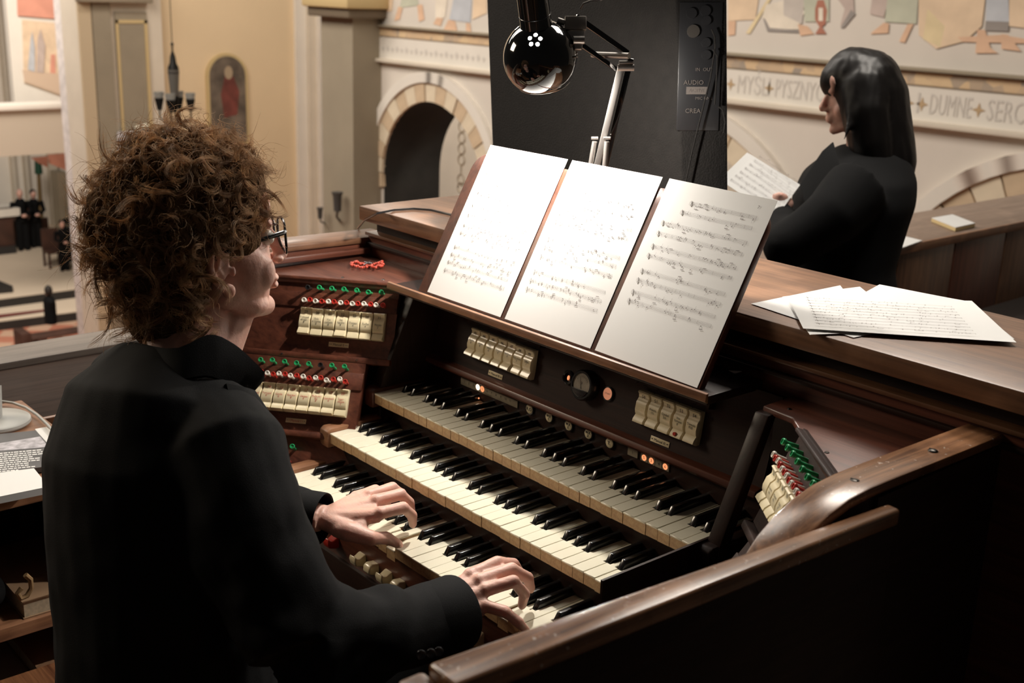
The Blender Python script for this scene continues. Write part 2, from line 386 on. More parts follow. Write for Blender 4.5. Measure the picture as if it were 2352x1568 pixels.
# mural figures above the band (flat wall painting: lower hems and feet of robed figures)
MU = {k: mat('mural_' + k, srgb(*c), .9, var=.12, vscale=4) for k, c in dict(peach=(222, 196, 166), skin=(218, 180, 150), green=(186, 186, 166), blue=(186, 188, 192), cream=(226, 214, 196), red=(172, 116, 96), grey=(194, 184, 174), line=(150, 142, 136), yellow=(220, 200, 160), purple=(190, 172, 162)).items()}
def mural(col, pts, lift=0):
    b = MB(); b.poly([tuple(on(u, v, 'y', NY - .006 - lift)) for u, v in pts]); b.build('mural_figure', MU[col], NW)
for col, pts in (('green', ((925, -20), (955, -20), (962, 12), (918, 18))), ('peach', ((880, -20), (905, -20), (900, 25), (885, 28))), ('skin', ((915, 15), (925, 17), (918, 45), (905, 48))), ('skin', ((958, 12), (970, 10), (975, 45), (962, 50))),
                 ('cream', ((1000, -20), (1030, -20), (1022, 40), (1000, 45))), ('skin', ((1003, 40), (1018, 42), (1012, 60), (995, 55))), ('blue', ((1045, -20), (1085, -20), (1080, 52), (1032, 45))), ('skin', ((1030, 45), (1045, 48), (1050, 70), (1018, 70))), ('skin', ((1070, 52), (1080, 54), (1082, 74), (1070, 70))), ('peach', ((1088, -20), (1118, -20), (1118, 30), (1085, 45))),
                 ('peach', ((1672, -20), (1745, -20), (1735, 45), (1672, 48))), ('skin', ((1672, 48), (1690, 48), (1688, 80), (1672, 82))), ('yellow', ((1768, -10), (1775, -8), (1722, 78), (1713, 76))),
                 ('cream', ((1760, 10), (1800, 2), (1850, 25), (1838, 50), (1835, 68), (1765, 66), (1750, 40))), ('line', ((1752, 40), (1758, 45), (1768, 64), (1840, 70), (1838, 76), (1762, 72))), ('grey', ((1800, -20), (1850, -20), (1842, 55), (1800, 35))), ('green', ((1845, -20), (1905, -20), (1904, 50), (1848, 50))), ('skin', ((1832, 55), (1855, 60), (1870, 78), (1838, 82))),
                 ('red', ((1878, 0), (1892, 0), (1900, 25), (1896, 55), (1888, 62), (1898, 78), (1872, 78), (1882, 62), (1872, 45), (1872, 20))), ('cream', ((1880, 18), (1890, 18), (1890, 48), (1880, 48))),
                 ('purple', ((1912, -20), (1960, -20), (1962, 30), (1935, 60), (1930, 58), (1940, 20))), ('line', ((1955, 22), (1965, 32), (1938, 64), (1930, 64))),
                 ('purple', ((2005, -20), (2045, -20), (2030, 40), (1998, 32))), ('green', ((2040, -20), (2110, -20), (2105, 55), (2032, 50))), ('skin', ((2030, 52), (2042, 54), (2040, 76), (1998, 78))), ('skin', ((2085, 55), (2098, 55), (2078, 98), (2065, 95))),
                 ('peach', ((2110, -20), (2265, -20), (2255, 60), (2215, 95), (2150, 112), (2110, 80))), ('yellow', ((2130, 20), (2170, 60), (2160, 108), (2120, 90))), ('blue', ((2266, -20), (2316, -20), (2318, 50), (2264, 48))), ('line', ((2264, 48), (2318, 50), (2316, 72), (2262, 70))), ('peach', ((2318, -20), (2400, -20), (2400, 70), (2318, 60))),
                 ('skin', ((2245, 68), (2262, 68), (2275, 110), (2292, 122), (2240, 122))), ('skin', ((2200, 85), (2300, 80), (2360, 90), (2360, 100), (2210, 96))), ('skin', ((2300, 78), (2316, 80), (2345, 118), (2300, 112)))):
    MI = globals().get('MI', 0) + 1; mural(col, pts, .0002 * MI)
# aisle behind the arches
S(MB().box(-16, 4, 13.4, 13.6, -7, 6).build('wall_aisle', whitep))
S(MB().box(-12.6, -12.4, 8.9, 13.4, -7, 6).build('wall_aisle_end', whitep))
b = MB(); CHN = [Vector(on(u, v, 'y', 9.6)) for u, v in ((1062, 288), (1062, 432))]
LN = empty('hanging_chain', CHN[1], 'pale chain of long rings hanging in the left arch', 'chain')
zs = list(np.linspace(CHN[0].z - .02, CHN[0].z - .5, 4)) + [CHN[1].z + .12, CHN[1].z]
for k, z_ in enumerate(zs): MB().torus((CHN[0].x, CHN[0].y, z_), .075, .014, Matrix.Rotation(pi / 2, 3, 'X') @ Matrix.Rotation(0, 3, 'Z'), n=18, m=6).build('chain_link', lightst, LN, smooth=True)
MB().cyl((CHN[0].x, CHN[0].y, zs[3] - .07), (CHN[0].x, CHN[0].y, zs[4] + .07), .014, n=8).build('rod', lightst, LN)
p = Vector(on(1030, 455, 'y', 12.5)); MB().lathe([(.0001, -.4), (.10, -.4), (.13, .05), (.16, .10), (.10, .16), (.0001, .16)], p, n=16).build('lantern', greyst, None, smooth=True, label='small grey lantern on the far aisle wall seen through the arch', cat='lantern')

# pilaster at the left end of the arcade
PY = 7.55
def pil(x0, x1, y0, y1, z0, z1, m_, name='trim_1', cap=None):
    o = S(MB().box(x0, x1, y0, y1, z0, z1).build(name, m_))
    return o
xa, xb, xc = on(740, 250, 'y', PY)[0], on(811, 250, 'y', PY)[0], on(838, 250, 'y', NY)[0]
t1 = pil(xa, xb, PY, NY + .3, -7, 6, greyst, 'trim_1')
pz = on(780, 36, 'y', PY)[2]
MB().box(xa - .12, xb + .12, PY - .14, NY + .2, pz - .02, pz + .10).build('capital', mat('dark_capital', srgb(110, 96, 78), .8), t1, bev=.02)
MB().box(xa - .18, xb + .18, PY - .20, NY + .2, pz + .10, pz + .30).build('capital', gold, t1, bev=.03)
MB().box(xa - .10, xb + .10, PY - .08, NY + .2, pz + .30, pz + 2).build('capital', greyst, t1)
# end wall (transept) with icon, and two piers
EX = -20.0
ey = lambda u, v=250: on(u, v, 'x', EX)[1]
S(MB().box(EX - .2, EX, ey(366), 15.5, -7, 6).build('wall_transept', yellow))
for u0, u1, dx, m_ in ((678, 700, .10, whitep), (700, 716, .22, lightst), (716, 744, .34, whitep), (744, 775, .15, lightst)):
    S(MB().box(EX, EX + dx, ey(u0), ey(u1), -7, 6).build('trim_2', m_))
pier = S(MB().box(EX - .5, EX + .25, ey(179), ey(368), -7, 6).build('wall_pier', lightst))
MB().box(EX + .25, EX + .32, ey(179), ey(208), -7, 5.5).build('pier_strip', mat('tan_stone', srgb(196, 176, 146), .8), pier)
MB().box(EX + .25, EX + .34, ey(210), ey(250), -7, 5.5).build('pier_strip', greyst, pier)
MB().box(EX + .25, EX + .30, ey(262), ey(333), -7, 1.0).build('pier_panel', greyst, pier)
for u0, u1 in ((262, 268), (326, 333)): MB().box(EX + .30, EX + .315, ey(u0), ey(u1), -4, .86).build('gilded_frame', gold, pier)
MB().box(EX + .30, EX + .315, ey(262), ey(333), .80, .86).build('gilded_frame', gold, pier)
z_ = on(200, 5, 'x', EX + .4)[2]
MB().box(EX + .25, EX + .5, ey(176), ey(340), z_, z_ + .35).build('pier_cornice', greyst, pier, bev=.03)
# icon in arched frame
yi0, yi1 = ey(472, 200), ey(566, 200); yc = (yi0 + yi1) / 2; ri = (yi1 - yi0) / 2
zt_ = on(520, 122, 'x', EX + .1)[2]; zb_ = on(520, 300, 'x', EX + .1)[2] - .3
IC = empty('icon_painting', (EX + .05, yc, zb_), 'arched dark religious painting in a gilt frame on the yellow wall', 'painting')
def archpoly(r, zb, zt, dy=0): return [(yc - r, zb), (yc + r, zb)] + [(yc + r * cos(t), zt - r + r * sin(t)) for t in np.linspace(0, pi, 15)]
MB().prism(archpoly(ri, zb_, zt_), EX, EX + .06, 'x').build('frame', gold, IC)
MB().prism(archpoly(ri - .06, zb_ + .06, zt_ - .06), EX + .06, EX + .075, 'x').build('canvas', mat('dark_painting', srgb(104, 92, 80), .6, var=.45, vscale=3.2), IC)
b = MB(); b.prism([(yc - .10, zb_ + .55), (yc + .18, zb_ + .6), (yc + .24, zb_ + 1.05), (yc + .12, zb_ + 1.35), (yc - .06, zb_ + 1.35), (yc - .16, zb_ + 1.0)], EX + .075, EX + .08, 'x'); b.build('painted_robe', mat('painted_robe', srgb(112, 58, 50), .6, var=.3, vscale=5), IC)
b = MB(); b.prism([(yc + .02 + .09 * cos(t), zb_ + 1.42 + .13 * sin(t)) for t in np.linspace(0, 2 * pi, 12)[:-1]], EX + .08, EX + .083, 'x'); b.build('painted_face', mat('painted_face', srgb(168, 148, 122), .6), IC)
# chancel, left
CX = -40.5
cy = lambda u, v=300: on(u, v, 'x', CX)[1]
S(MB().box(CX - .2, CX, cy(-80), cy(230), -8, 7).build('wall_chancel', whitep))
for u0, u1 in ((14, 22), (44, 52), (100, 118)): S(MB().box(CX, CX + .3, cy(u0), cy(u1), -8, 7).build('trim_3', lightst))
bx = -30.0; by = lambda u, v=300: on(u, v, 'x', bx)[1]
zt2, zb2 = on(80, 250, 'x', bx)[2], on(80, 355, 'x', bx)[2]
BL = S(MB().box(bx - .3, bx, by(-60), by(160), zb2, zt2).build('wall_balcony', mat('grey_beige_plaster', srgb(184, 170, 152), .85))); MB().box(bx - .4, bx + .12, by(-60), by(162), zt2 - .02, zt2 + .16).build('balcony_rail', whitep, BL, bev=.04)
px_ = -31.0
def wallpoly(col, pts, x=px_, name='mural_figure', parent=None):
    b = MB(); b.poly([tuple(on(u, v, 'x', x)) for u, v in pts]); return b.build(name, MU[col], parent)
SP = S(MB().box(px_ - .3, px_ - .02, on(40, 300, 'x', px_)[1], on(192, 300, 'x', px_)[1], zt2 - .1, 7).build('wall_chancel_side', whitep))
MU['coral'] = mat('mural_coral', srgb(214, 150, 128), .9, var=.1, vscale=2); MU['sand'] = mat('mural_sand', srgb(206, 180, 156), .9)
for col, pts in (('coral', ((38, -20), (140, -20), (140, 44), (40, 36))), ('peach', ((50, 45), (150, 55), (152, 225), (55, 190))), ('sand', ((51, 160), (152, 172), (153, 222), (57, 188))), ('blue', ((64, 160), (70, 90), (74, 72), (80, 110), (80, 165))), ('purple', ((84, 165), (86, 90), (93, 66), (104, 105), (100, 168))), ('coral', ((115, 170), (117, 125), (127, 125), (128, 172)))):
    wallpoly(col, pts, px_ + {'coral': .02, 'sand': .03, 'blue': .04, 'purple': .04}.get(col, .01), parent=SP)
pp = S(MB().box(EX - 1.6, EX - 1.0, on(171, 300, 'x', EX - 1)[1], on(187, 300, 'x', EX - 1)[1], -8, 7).build('trim_4', mat('patterned_strip', srgb(208, 200, 196), .85, var=.18, vscale=6)))
b = MB(); b.poly([tuple(on(u, v, 'x', -34)) for u, v in ((110, 355), (170, 350), (170, 398), (112, 375))]); b.build('mural_figure', MU['coral'], SP)
b = MB(); b.poly([tuple(on(u, v, 'x', -33.9)) for u, v in ((70, 362), (110, 358), (110, 385), (88, 374))]); b.build('mural_figure', MU['red'], SP)
S(MB().box(-36.2, -35.6, on(125, 450, 'x', -36)[1], on(146, 450, 'x', -36)[1], -7, on(130, 392, 'x', -36)[2]).build('trim_5', greyst))
# church floor and chancel steps
FZ = -7.0
tile = bpy.data.materials.new('diagonal_tile_floor'); tile.use_nodes = True; nt = tile.node_tree; pb = nt.nodes['Principled BSDF']; pb.inputs['Roughness'].default_value = .4
tc = nt.nodes.new('ShaderNodeTexCoord'); mp = nt.nodes.new('ShaderNodeMapping'); mp.inputs['Rotation'].default_value = (0, 0, .6); mp.inputs['Scale'].default_value = (1.2, 1.2, 1.2); nt.links.new(tc.outputs['Object'], mp.inputs['Vector'])
ck = nt.nodes.new('ShaderNodeTexChecker'); ck.inputs['Scale'].default_value = 1.5; ck.inputs['Color1'].default_value = (*srgb(206, 168, 142), 1); ck.inputs['Color2'].default_value = (*srgb(190, 122, 98), 1)
nt.links.new(mp.outputs[0], ck.inputs['Vector']); nt.links.new(ck.outputs['Color'], pb.inputs['Base Color'])
S(MB().box(-40, 4, -12, 18, FZ - .8, FZ - .5).build('floor_nave', tile))
beige = mat('beige_stone_floor', srgb(230, 210, 186), .45, var=.05, vscale=1); black = mat('dark_step_riser', (.02, .017, .015), .7)
def step(u0, v0, u1, v1, z, name):   # platform whose near edge passes two picture points
    a, c = on(u0, v0, 'z', z), on(u1, v1, 'z', z); d_ = (c - a); a2 = a - d_ * 3; c2 = c + d_ * 2
    far = np.array([-16, 0, 0])
    b = MB(); b.hexa([(p[0], p[1], z - .6) for p in (a2, c2, c2 + far, a2 + far)], [(p[0], p[1], z) for p in (a2, c2, c2 + far, a2 + far)])
    o = S(b.build(name, beige)); 
    b = MB(); nrm = np.array([.03, 0, 0]); b.hexa([(p[0], p[1], z - .45) for p in (a2, c2, c2 + nrm, a2 + nrm)], [(p[0], p[1], z - .02) for p in (a2, c2, c2 + nrm, a2 + nrm)]); b.build('riser', black, o)
step(0, 737, 200, 712, FZ - .25, 'floor_step_1'); step(0, 686, 200, 660, FZ, 'floor_step_2')
b = MB(); b.poly([tuple(on(u, v, 'z', FZ - .23)) for u, v in ((-20, 732), (-20, 724), (118, 708), (122, 712))]); b.build('rug', mat('dark_red_rug', srgb(110, 50, 44), .9), None, label='narrow dark red carpet strip on the chancel step', cat='carpet')
b = MB(); q = [on(u, v, 'z', FZ + .02) for u, v in ((-30, 640), (30, 664), (30, 670), (-30, 676))]; b.prism([(p[0], p[1]) for p in q], FZ, FZ + .12, 'z'); b.build('kneeler', black, None, label='low dark kneeler on the chancel floor at the far left', cat='kneeler')
# choir stall with people
stallw = mat('dark_stall_wood', srgb(70, 44, 34), .6, var=.3, vscale=2)
sx0 = -37.6
CS = empty('choir_stall', on(60, 580, 'z', FZ), 'dark wooden choir stall in the chancel holding two people in black', 'stall')
for u0, u1, v0, xo in ((-40, 32, 480, .8), (26, 112, 505, 0)):
    y0, y1 = on(u0, 560, 'x', sx0 + xo)[1], on(u1, 560, 'x', sx0 + xo)[1]; zt3 = on(u0 + 10, v0, 'x', sx0 + xo)[2]
    MB().box(sx0 + xo, sx0 + xo + .12, y0, y1, FZ, zt3).build('panel', stallw, CS, bev=.01)
    MB().box(sx0 + xo - .08, sx0 + xo + .2, y0, y1, FZ, FZ + .25).build('plinth', black, CS)
MB().box(sx0 - 2.2, sx0 - 2.0, on(20, 560, 'x', sx0)[1], on(118, 560, 'x', sx0)[1] + .3, FZ, on(100, 470, 'x', sx0 - 2)[2]).build('back_panel', stallw, CS)
b = MB(); b.box(sx0 - .02, sx0 + 1.0, on(-60, 500, 'x', sx0)[1], on(22, 480, 'x', sx0)[1], on(10, 492, 'x', sx0 + .8)[2] - .05, on(10, 478, 'x', sx0 + .8)[2]); b.build('altar_cloth', whitep, CS)
def far_person(c, h, label, sit=False, hair=None, cloth=None):
    c = Vector(c); b = MB(); s_ = h / 1.75
    e = empty('person', c, label, 'person', 'far people in the chancel')
    b.tube([c + Vector((0, -.10 * s_, 0)), c + Vector((.02, -.10 * s_, .45 * s_)), c + Vector((0, -.08 * s_, .9 * s_))], [.07 * s_, .085 * s_, .10 * s_], 10)
    b.tube([c + Vector((0, .10 * s_, 0)), c + Vector((.02, .10 * s_, .45 * s_)), c + Vector((0, .08 * s_, .9 * s_))], [.07 * s_, .085 * s_, .10 * s_], 10)
    b.tube([c + Vector((0, 0, .82 * s_)), c + Vector((0, 0, 1.1 * s_)), c + Vector((0, 0, 1.38 * s_)), c + Vector((0, 0, 1.48 * s_))], [(.17 * s_, .13 * s_), (.16 * s_, .13 * s_), (.22 * s_, .13 * s_), (.10 * s_, .09 * s_)], 14)
    for k in (-1, 1): b.tube([c + Vector((0, k * .21 * s_, 1.40 * s_)), c + Vector((.04, k * .27 * s_, 1.12 * s_)), c + Vector((.22 * s_, k * .08 * s_, 1.02 * s_))], [.075 * s_, .06 * s_, .045 * s_], 10)
    me = blob(b, 'clothes', .03 * s_, 3); cc = recenter(me); link('clothes', me, cloth or M['suit'], e, Matrix.Translation(cc))
    b = MB(); b.ell(c + Vector((.01, 0, 1.62 * s_)), (.10 * s_, .085 * s_, .125 * s_), 14, 10); b.tube([c + Vector((0, 0, 1.44 * s_)), c + Vector((0, 0, 1.56 * s_))], .05 * s_, 10); b.ell(c + Vector((.25 * s_, 0, 1.03 * s_)), (.05 * s_, .08 * s_, .05 * s_), 10, 8)
    b.ell(c + Vector((.10 * s_, 0, 1.61 * s_)), (.025 * s_, .016 * s_, .03 * s_), 8, 6); b.build('head_and_hands', M['skin'], e, smooth=True, clean=False)
    if hair:
        b = MB(); b.ell(c + Vector((-.02 * s_, 0, 1.665 * s_)), (.11 * s_, .095 * s_, .10 * s_), 14, 10); b.build('hair', hair, e, smooth=True)
dkh = mat('far_dark_hair', (.02, .015, .012), .7)
def feet(u, v, x, z): p = on(u, v, 'x', x); return (x, p[1], z)
far_person(on(56, 575, 'z', FZ), 2.0, 'bald person in black standing at left in the choir stall')
far_person(on(86, 568, 'z', FZ), 1.9, 'dark-haired person in black standing at right in the choir stall', hair=dkh)
p = on(150, 622, 'z', FZ); far_person(p, 1.55, 'person in dark clothes standing on the chancel floor beside the stall', hair=dkh)
p = on(172, 600, 'z', FZ); far_person(p, 1.72, 'person half hidden by the organist\'s hair on the chancel floor', hair=dkh)
CHR = empty('wooden_chair', on(125, 600, 'z', FZ), 'small brown wooden chair by the standing person in the chancel', 'chair')
c = Vector(on(126, 612, 'z', FZ)); b = MB(); b.box(c.x - .25, c.x + .25, c.y - .25, c.y + .25, c.z + .45, c.z + .52); b.build('seat', stallw, CHR)
b = MB(); b.box(c.x - .28, c.x - .2, c.y - .25, c.y + .25, c.z + .5, c.z + 1.15); b.build('backrest', stallw, CHR)
for i in (-1, 1):
    for j in (-1, 1): MB().box(c.x + i * .22 - .03, c.x + i * .22 + .03, c.y + j * .22 - .03, c.y + j * .22 + .03, c.z, c.z + .45).build('leg', stallw, CHR)
# processional banner pole
b0, b1 = on(93, 490, 'x', -39.3), on(88, 385, 'x', -39.3)
BP = empty('banner_pole', (b0[0], b0[1], FZ), 'tall green and gold pole standing behind the choir stall', 'pole')
MB().cyl((b0[0], b0[1], FZ), (b1[0], b1[1], b1[2]), .09, .06, n=10).build('shaft', mat('gold_brown_pole', srgb(120, 96, 60), .6), BP)
MB().cyl(Vector(b1) - Vector((0, 0, .2)), Vector(b1) + Vector((0, 0, .35)), .13, .10, n=10).build('finial', mat('dark_green_paint', srgb(24, 70, 50), .5), BP)
# pew in the nave with a seated person
pewc = on(130, 800, 'z', FZ - .5)
PW = empty('pew', pewc, 'dark wooden pew on the tiled nave floor, left of the organist', 'pew')
zt4 = on(130, 758, 'x', pewc[0])[2]
ya, yb = on(45, 790, 'x', pewc[0])[1], on(250, 780, 'x', pewc[0])[1]
MB().box(pewc[0] - .08, pewc[0], ya, yb, FZ - .1, zt4).build('backrest', stallw, PW, bev=.01)
MB().box(pewc[0], pewc[0] + .5, ya, yb, FZ - .05, FZ).build('seat', stallw, PW, bev=.01)
for u in (47, 84): 
    y_ = on(u, 790, 'x', pewc[0])[1]; MB().box(pewc[0] - .1, pewc[0] + .5, y_ - .12, y_ + .12, FZ - .5, zt4 + (.18 if u < 60 else 0)).build('pew_end', stallw, PW, bev=.02)
pc = on(120, 775, 'x', pewc[0] - .6); 
e = empty('person', (pc[0], pc[1], FZ - .05), 'dark-haired person seated in the pew seen from behind', 'person')
b = MB(); c = Vector((pc[0], pc[1], FZ)); b.tube([c, c + Vector((0, 0, .35)), c + Vector((0, 0, .62)), c + Vector((0, 0, .72))], [(.2, .15), (.2, .15), (.24, .14), (.09, .09)], 12); me = blob(b, 'clothes', .03, 3); cc = recenter(me); link('clothes', me, M['suit'], e, Matrix.Translation(cc))
MB().ell(c + Vector((0, 0, .87)), (.11, .10, .14), 12, 10).build('hair', dkh, e, smooth=True); MB().ell(c + Vector((-.03, 0, .84)), (.10, .085, .125), 12, 10).build('head', M['skin'], e, smooth=True)
# chandelier
ck_ = mat('black_iron', (.012, .011, .010), .5, .6); gl = mat('frosted_glass', srgb(150, 150, 146), .3, trans=.4)
DD = 17.5
CHD = empty('chandelier', pt(400, 290, DD), 'black iron church chandelier with glass lanterns hanging before the yellow wall', 'chandelier')
P_ = lambda u, v: Vector(pt(u, v, DD)); sc = DD / FPX
def vline(u, v0, v1): return Vector((P_(u, v0).x, P_(u, v0).y, P_(u, v0).z)), Vector((P_(u, v0).x, P_(u, v0).y, P_(u, v1).z))
c = P_(399, 180)
MB().cyl((c.x, c.y, P_(399, 120).z), (c.x, c.y, 7), .006, n=8).build('rod', ck_, CHD)
b = MB(); b.lathe([(.0001, 0), (13 * sc, 0), (12 * sc, 14 * sc), (8 * sc, 22 * sc), (6 * sc, 38 * sc), (2 * sc, 50 * sc), (2 * sc, 60 * sc), (4 * sc, 66 * sc), (.0001, 70 * sc)], Vector((c.x, c.y, P_(399, 168).z)), n=16); b.build('crown', ck_, CHD, smooth=True)
b = MB(); b.lathe([(.0001, 0), (9 * sc, 0), (13 * sc, 55 * sc), (13 * sc, 60 * sc), (.0001, 60 * sc)], Vector((c.x, c.y, P_(399, 222).z)), n=12); b.build('lantern_body', mat('smoked_glass', srgb(96, 92, 86), .3), CHD, smooth=True)
b = MB(); b.lathe([(.0001, 0), (4 * sc, 2 * sc), (10 * sc, 30 * sc), (9 * sc, 40 * sc)], Vector((c.x, c.y, P_(399, 262).z)), n=12); b.build('lower_body', ck_, CHD, smooth=True)
MB().cyl((c.x, c.y, P_(399, 300).z), (c.x, c.y, P_(399, 255).z), .012, n=8).build('stem', ck_, CHD)
rv = Vector(CR); rv.z = 0; rv.normalize(); fv = Vector((-rv.y, rv.x, 0))
for k in range(4):
    dr = rv * cos(k * pi / 2) + fv * sin(k * pi / 2); q = Vector((c.x, c.y, 0)) + dr * 36 * sc; zl = P_(399, 255).z
    MB().tube([Vector((c.x, c.y, P_(399, 290).z)), Vector((c.x, c.y, P_(399, 285).z)) + dr * 18 * sc, Vector((q.x, q.y, P_(399, 275).z)), Vector((q.x, q.y, zl))], .014, 8).build('arm', ck_, CHD, smooth=True)
    b = MB(); b.lathe([(.0001, 0), (5 * sc, 4 * sc), (9 * sc, 22 * sc), (10 * sc, 26 * sc), (12 * sc, 40 * sc)], Vector((q.x, q.y, zl)), n=14); b.build('glass_lantern', gl, CHD, smooth=True)
    b = MB(); b.lathe([(.0001, 0), (7 * sc, 2 * sc), (6 * sc, 5 * sc), (10.5 * sc, 25 * sc), (10.5 * sc, 29 * sc), (9.2 * sc, 29 * sc)], Vector((q.x, q.y, zl - 2 * sc)), n=14); b.build('lantern_frame', ck_, CHD, smooth=True)
# flowers and board by the pier
FL = empty('flower_vase', pt(335, 330, 19.0), 'white flowers in a dark vase beside the pier', 'flowers')
b = MB(); b.lathe([(.0001, 0), (.07, 0), (.11, .1), (.12, .2), (.09, .24), (.0001, .24)], pt(338, 330, 19.0), n=14); b.build('vase', ck_, FL, smooth=True)
rg = random.Random(8)
for k in range(14): MB().ell(pt(337 + rg.uniform(-20, 28), 303 + rg.uniform(-14, 14), 19.0 + rg.uniform(-.1, .1)), rg.uniform(.035, .06), 8, 6).build('blossom', mat('white_petal', srgb(214, 206, 184), .8) if k == 0 else bpy.data.materials['white_petal'], FL, smooth=True)
MB().box(-20.0 + .36, -20 + .40, on(272, 330, 'x', -19.6)[1], on(332, 330, 'x', -19.6)[1], on(300, 420, 'x', -19.6)[2], on(300, 302, 'x', -19.6)[2]).build('notice_board', mat('pale_board', srgb(206, 204, 206), .8, var=.06, vscale=8), None, label='pale rectangular notice board on the pier behind the flowers', cat='board')
# wall candle brackets by the pilaster
for u, v, s_, lab in ((775, 468, 1.0, 'dark bracket with cup fixed on the grey pilaster'), (735, 492, .6, 'small double candle bracket left of the pilaster')):
    q = Vector(on(u, v, 'y', PY - .15)); e = empty('wall_bracket', q, lab, 'bracket'); 
    b = MB(); b.lathe([(.0001, -.10 * s_), (.05 * s_, -.10 * s_), (.06 * s_, .10 * s_), (.08 * s_, .16 * s_), (.0001, .16 * s_)], q, n=12); b.build('cup', mat('grey_iron', (.06, .055, .05), .6), e, smooth=True)
    b = MB(); b.tube([q + Vector((0, 0, -.1 * s_)), q + Vector((-.1 * s_, .05, -.2 * s_)), q + Vector((-.2 * s_, .16, -.28 * s_))], .018 * s_, 6); b.build('arm', bpy.data.materials['grey_iron'], e, smooth=True)

# ================================================================ the organ loft
loftw = wood('loft_floor_boards', (.06, .035, .022), (.16, .11, .08), .6, 'y')
FLR = S(MB().box(-1.0, 4.5, -4, 7.5, -.25, -.02).build('floor_loft', loftw))
for k in range(34): MB().box(-1.0 + k * .16, -1.0 + k * .16 + .156, -4, 7.5, -.02, 0).build('floorboard', loftw, FLR)
# parapet shelf between loft and nave
PAR = S(MB().box(-.90, -.56, -2.2, 7.4, -.25, .775).build('wall_parapet', M['redz']))
MB().box(-.905, -.548, -2.2, .9, .775, .80).build('parapet_shelf', wood('dark_shelf_board', (.018, .010, .007), (.045, .028, .021), .75, 'y', wear=.1, coat=0, spec=.12), PAR, bev=.003)  # same shelf, darkened in colour here where it reflects less light
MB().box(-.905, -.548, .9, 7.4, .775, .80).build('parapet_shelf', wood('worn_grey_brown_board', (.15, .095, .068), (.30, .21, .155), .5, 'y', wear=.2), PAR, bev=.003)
MB().box(-.556, -.540, -2.2, 7.4, .765, .799).build('shelf_edge', M['orangey'], PAR, bev=.003)
MB().box(-1.03, -.90, -2.2, .9, .70, .815).build('outer_rail', wood('grey_weathered_board', (.11, .09, .075), (.24, .20, .17), .6, 'y', wear=.2), PAR, bev=.004)
for k in range(24): MB().box(-.5598, -.552, -2.1 + k * .4, -2.1 + k * .4 + .392, .02, .762).build('parapet_panel', M['redz'] if k % 2 else M['midz'], PAR, bev=.003)
S(MB().box(-.552, -.10, 2.6, 6.5, 0, .455).build('floor_platform', mat('grey_carpet', srgb(74, 66, 62), .95, bump=.2, bscale=200)))
# booklet and sheets on the parapet shelf
q = [on(u, v, 'z', .818) for u, v in ((2140, 500), (2188, 492), (2240, 512), (2195, 522))]
e = empty('book', ((q[0][0] + q[2][0]) / 2, (q[0][1] + q[2][1]) / 2, .80), 'small pale book lying on the loft parapet shelf right of the woman', 'book')
b = MB(); b.prism([(p[0], p[1]) for p in q], .802, .816, 'z'); b.build('pages', mat('yellowed_pages', srgb(214, 190, 140), .8), e)
b = MB(); b.prism([(p[0], p[1]) for p in q], .816, .818, 'z'); b.build('cover', M['paper'], e)
q = [on(u, v, 'z', .803) for u, v in ((2040, 548), (2070, 540), (2118, 552), (2062, 572), (2035, 575))]
b = MB(); b.prism([(p[0], p[1]) for p in q], .8005, .803, 'z'); b.build('sheet_of_paper', M['paper'], None, label='white sheet on the parapet shelf behind the woman', cat='paper')
# tall black loudspeaker cabinet behind the console
SPK = empty('speaker_cabinet', (-.1, .7, 0), 'tall black loudspeaker cabinet behind the music desk', 'speaker')
blk = mat('black_carpet_cloth', (.0065, .0056, .0050), .85, spec=.2, var=.2, vscale=40, bump=.3, bscale=300)
def edge(u0, u1, y): a, c = Vector(on(u0, 0, 'y', y)), Vector(on(u1, 430, 'y', y)); d_ = (c - a); return a - d_ * .25, a + d_ * ((0 - a.z) / d_.z)
EA, EB, EC, ED = edge(1118, 1134, .68), edge(1299.5, 1306, .585), edge(1554, 1566, .55), edge(1669, 1671, .62)
BA = (EA[0] + Vector((.02, .30, 0)), EA[1] + Vector((.02, .30, 0))); BD = (ED[0] + Vector((-.25, .26, 0)), ED[1] + Vector((-.25, .26, 0)))
b = MB(); top = [EA[0], EB[0], EC[0], ED[0], BD[0], BA[0]]; bot = [EA[1], EB[1], EC[1], ED[1], BD[1], BA[1]]
zt5 = max(p.z for p in top); 
b.add(bot + top, [(0, 1, 2, 3, 4, 5)[::-1], (6, 7, 8, 9, 10, 11)] + [(i, (i + 1) % 6, (i + 1) % 6 + 6, i + 6) for i in range(6)]); b.build('cabinet', blk, SPK, bev=.004)
e1 = (ED[0] - EC[0]).normalized(); e2 = (EC[0] - EC[1]).normalized(); nn = e1.cross(e2); CFm = frame(EC[1], e1, e2)
iCF = CFm.inverted()
def onc(u, v):
    D = Vector(ray(u, v)); o = Vector(CAM); t = (EC[1] - o).dot(nn) / D.dot(nn); return iCF @ (o + D * t)
gm = mat('faint_grey_print', srgb(70, 64, 60), .6); met = mat('dull_metal', (.2, .18, .16), .4, 1)
p0_ = onc(1562, 5); p1_ = onc(1650, 300)
FB(CFm).box(p0_.x, p1_.x, p1_.y, p0_.y, -.01, .002).build('connector_plate', M['blackp'], SPK, bev=.001)
for u, v, r_ in ((1588, 31, .010), (1592, 72, .012), (1620, 25, .010), (1622, 47, .009), (1621, 98, .009), (1622, 126, .009)):
    q = onc(u, v); b = FB(CFm); b.lathe([(.0001, .006), (r_, .006), (r_, 0)], q - Vector((0, 0, q.z)), n=14); b.build('knob', met if v == 72 else M['blackp'], SPK, smooth=True)
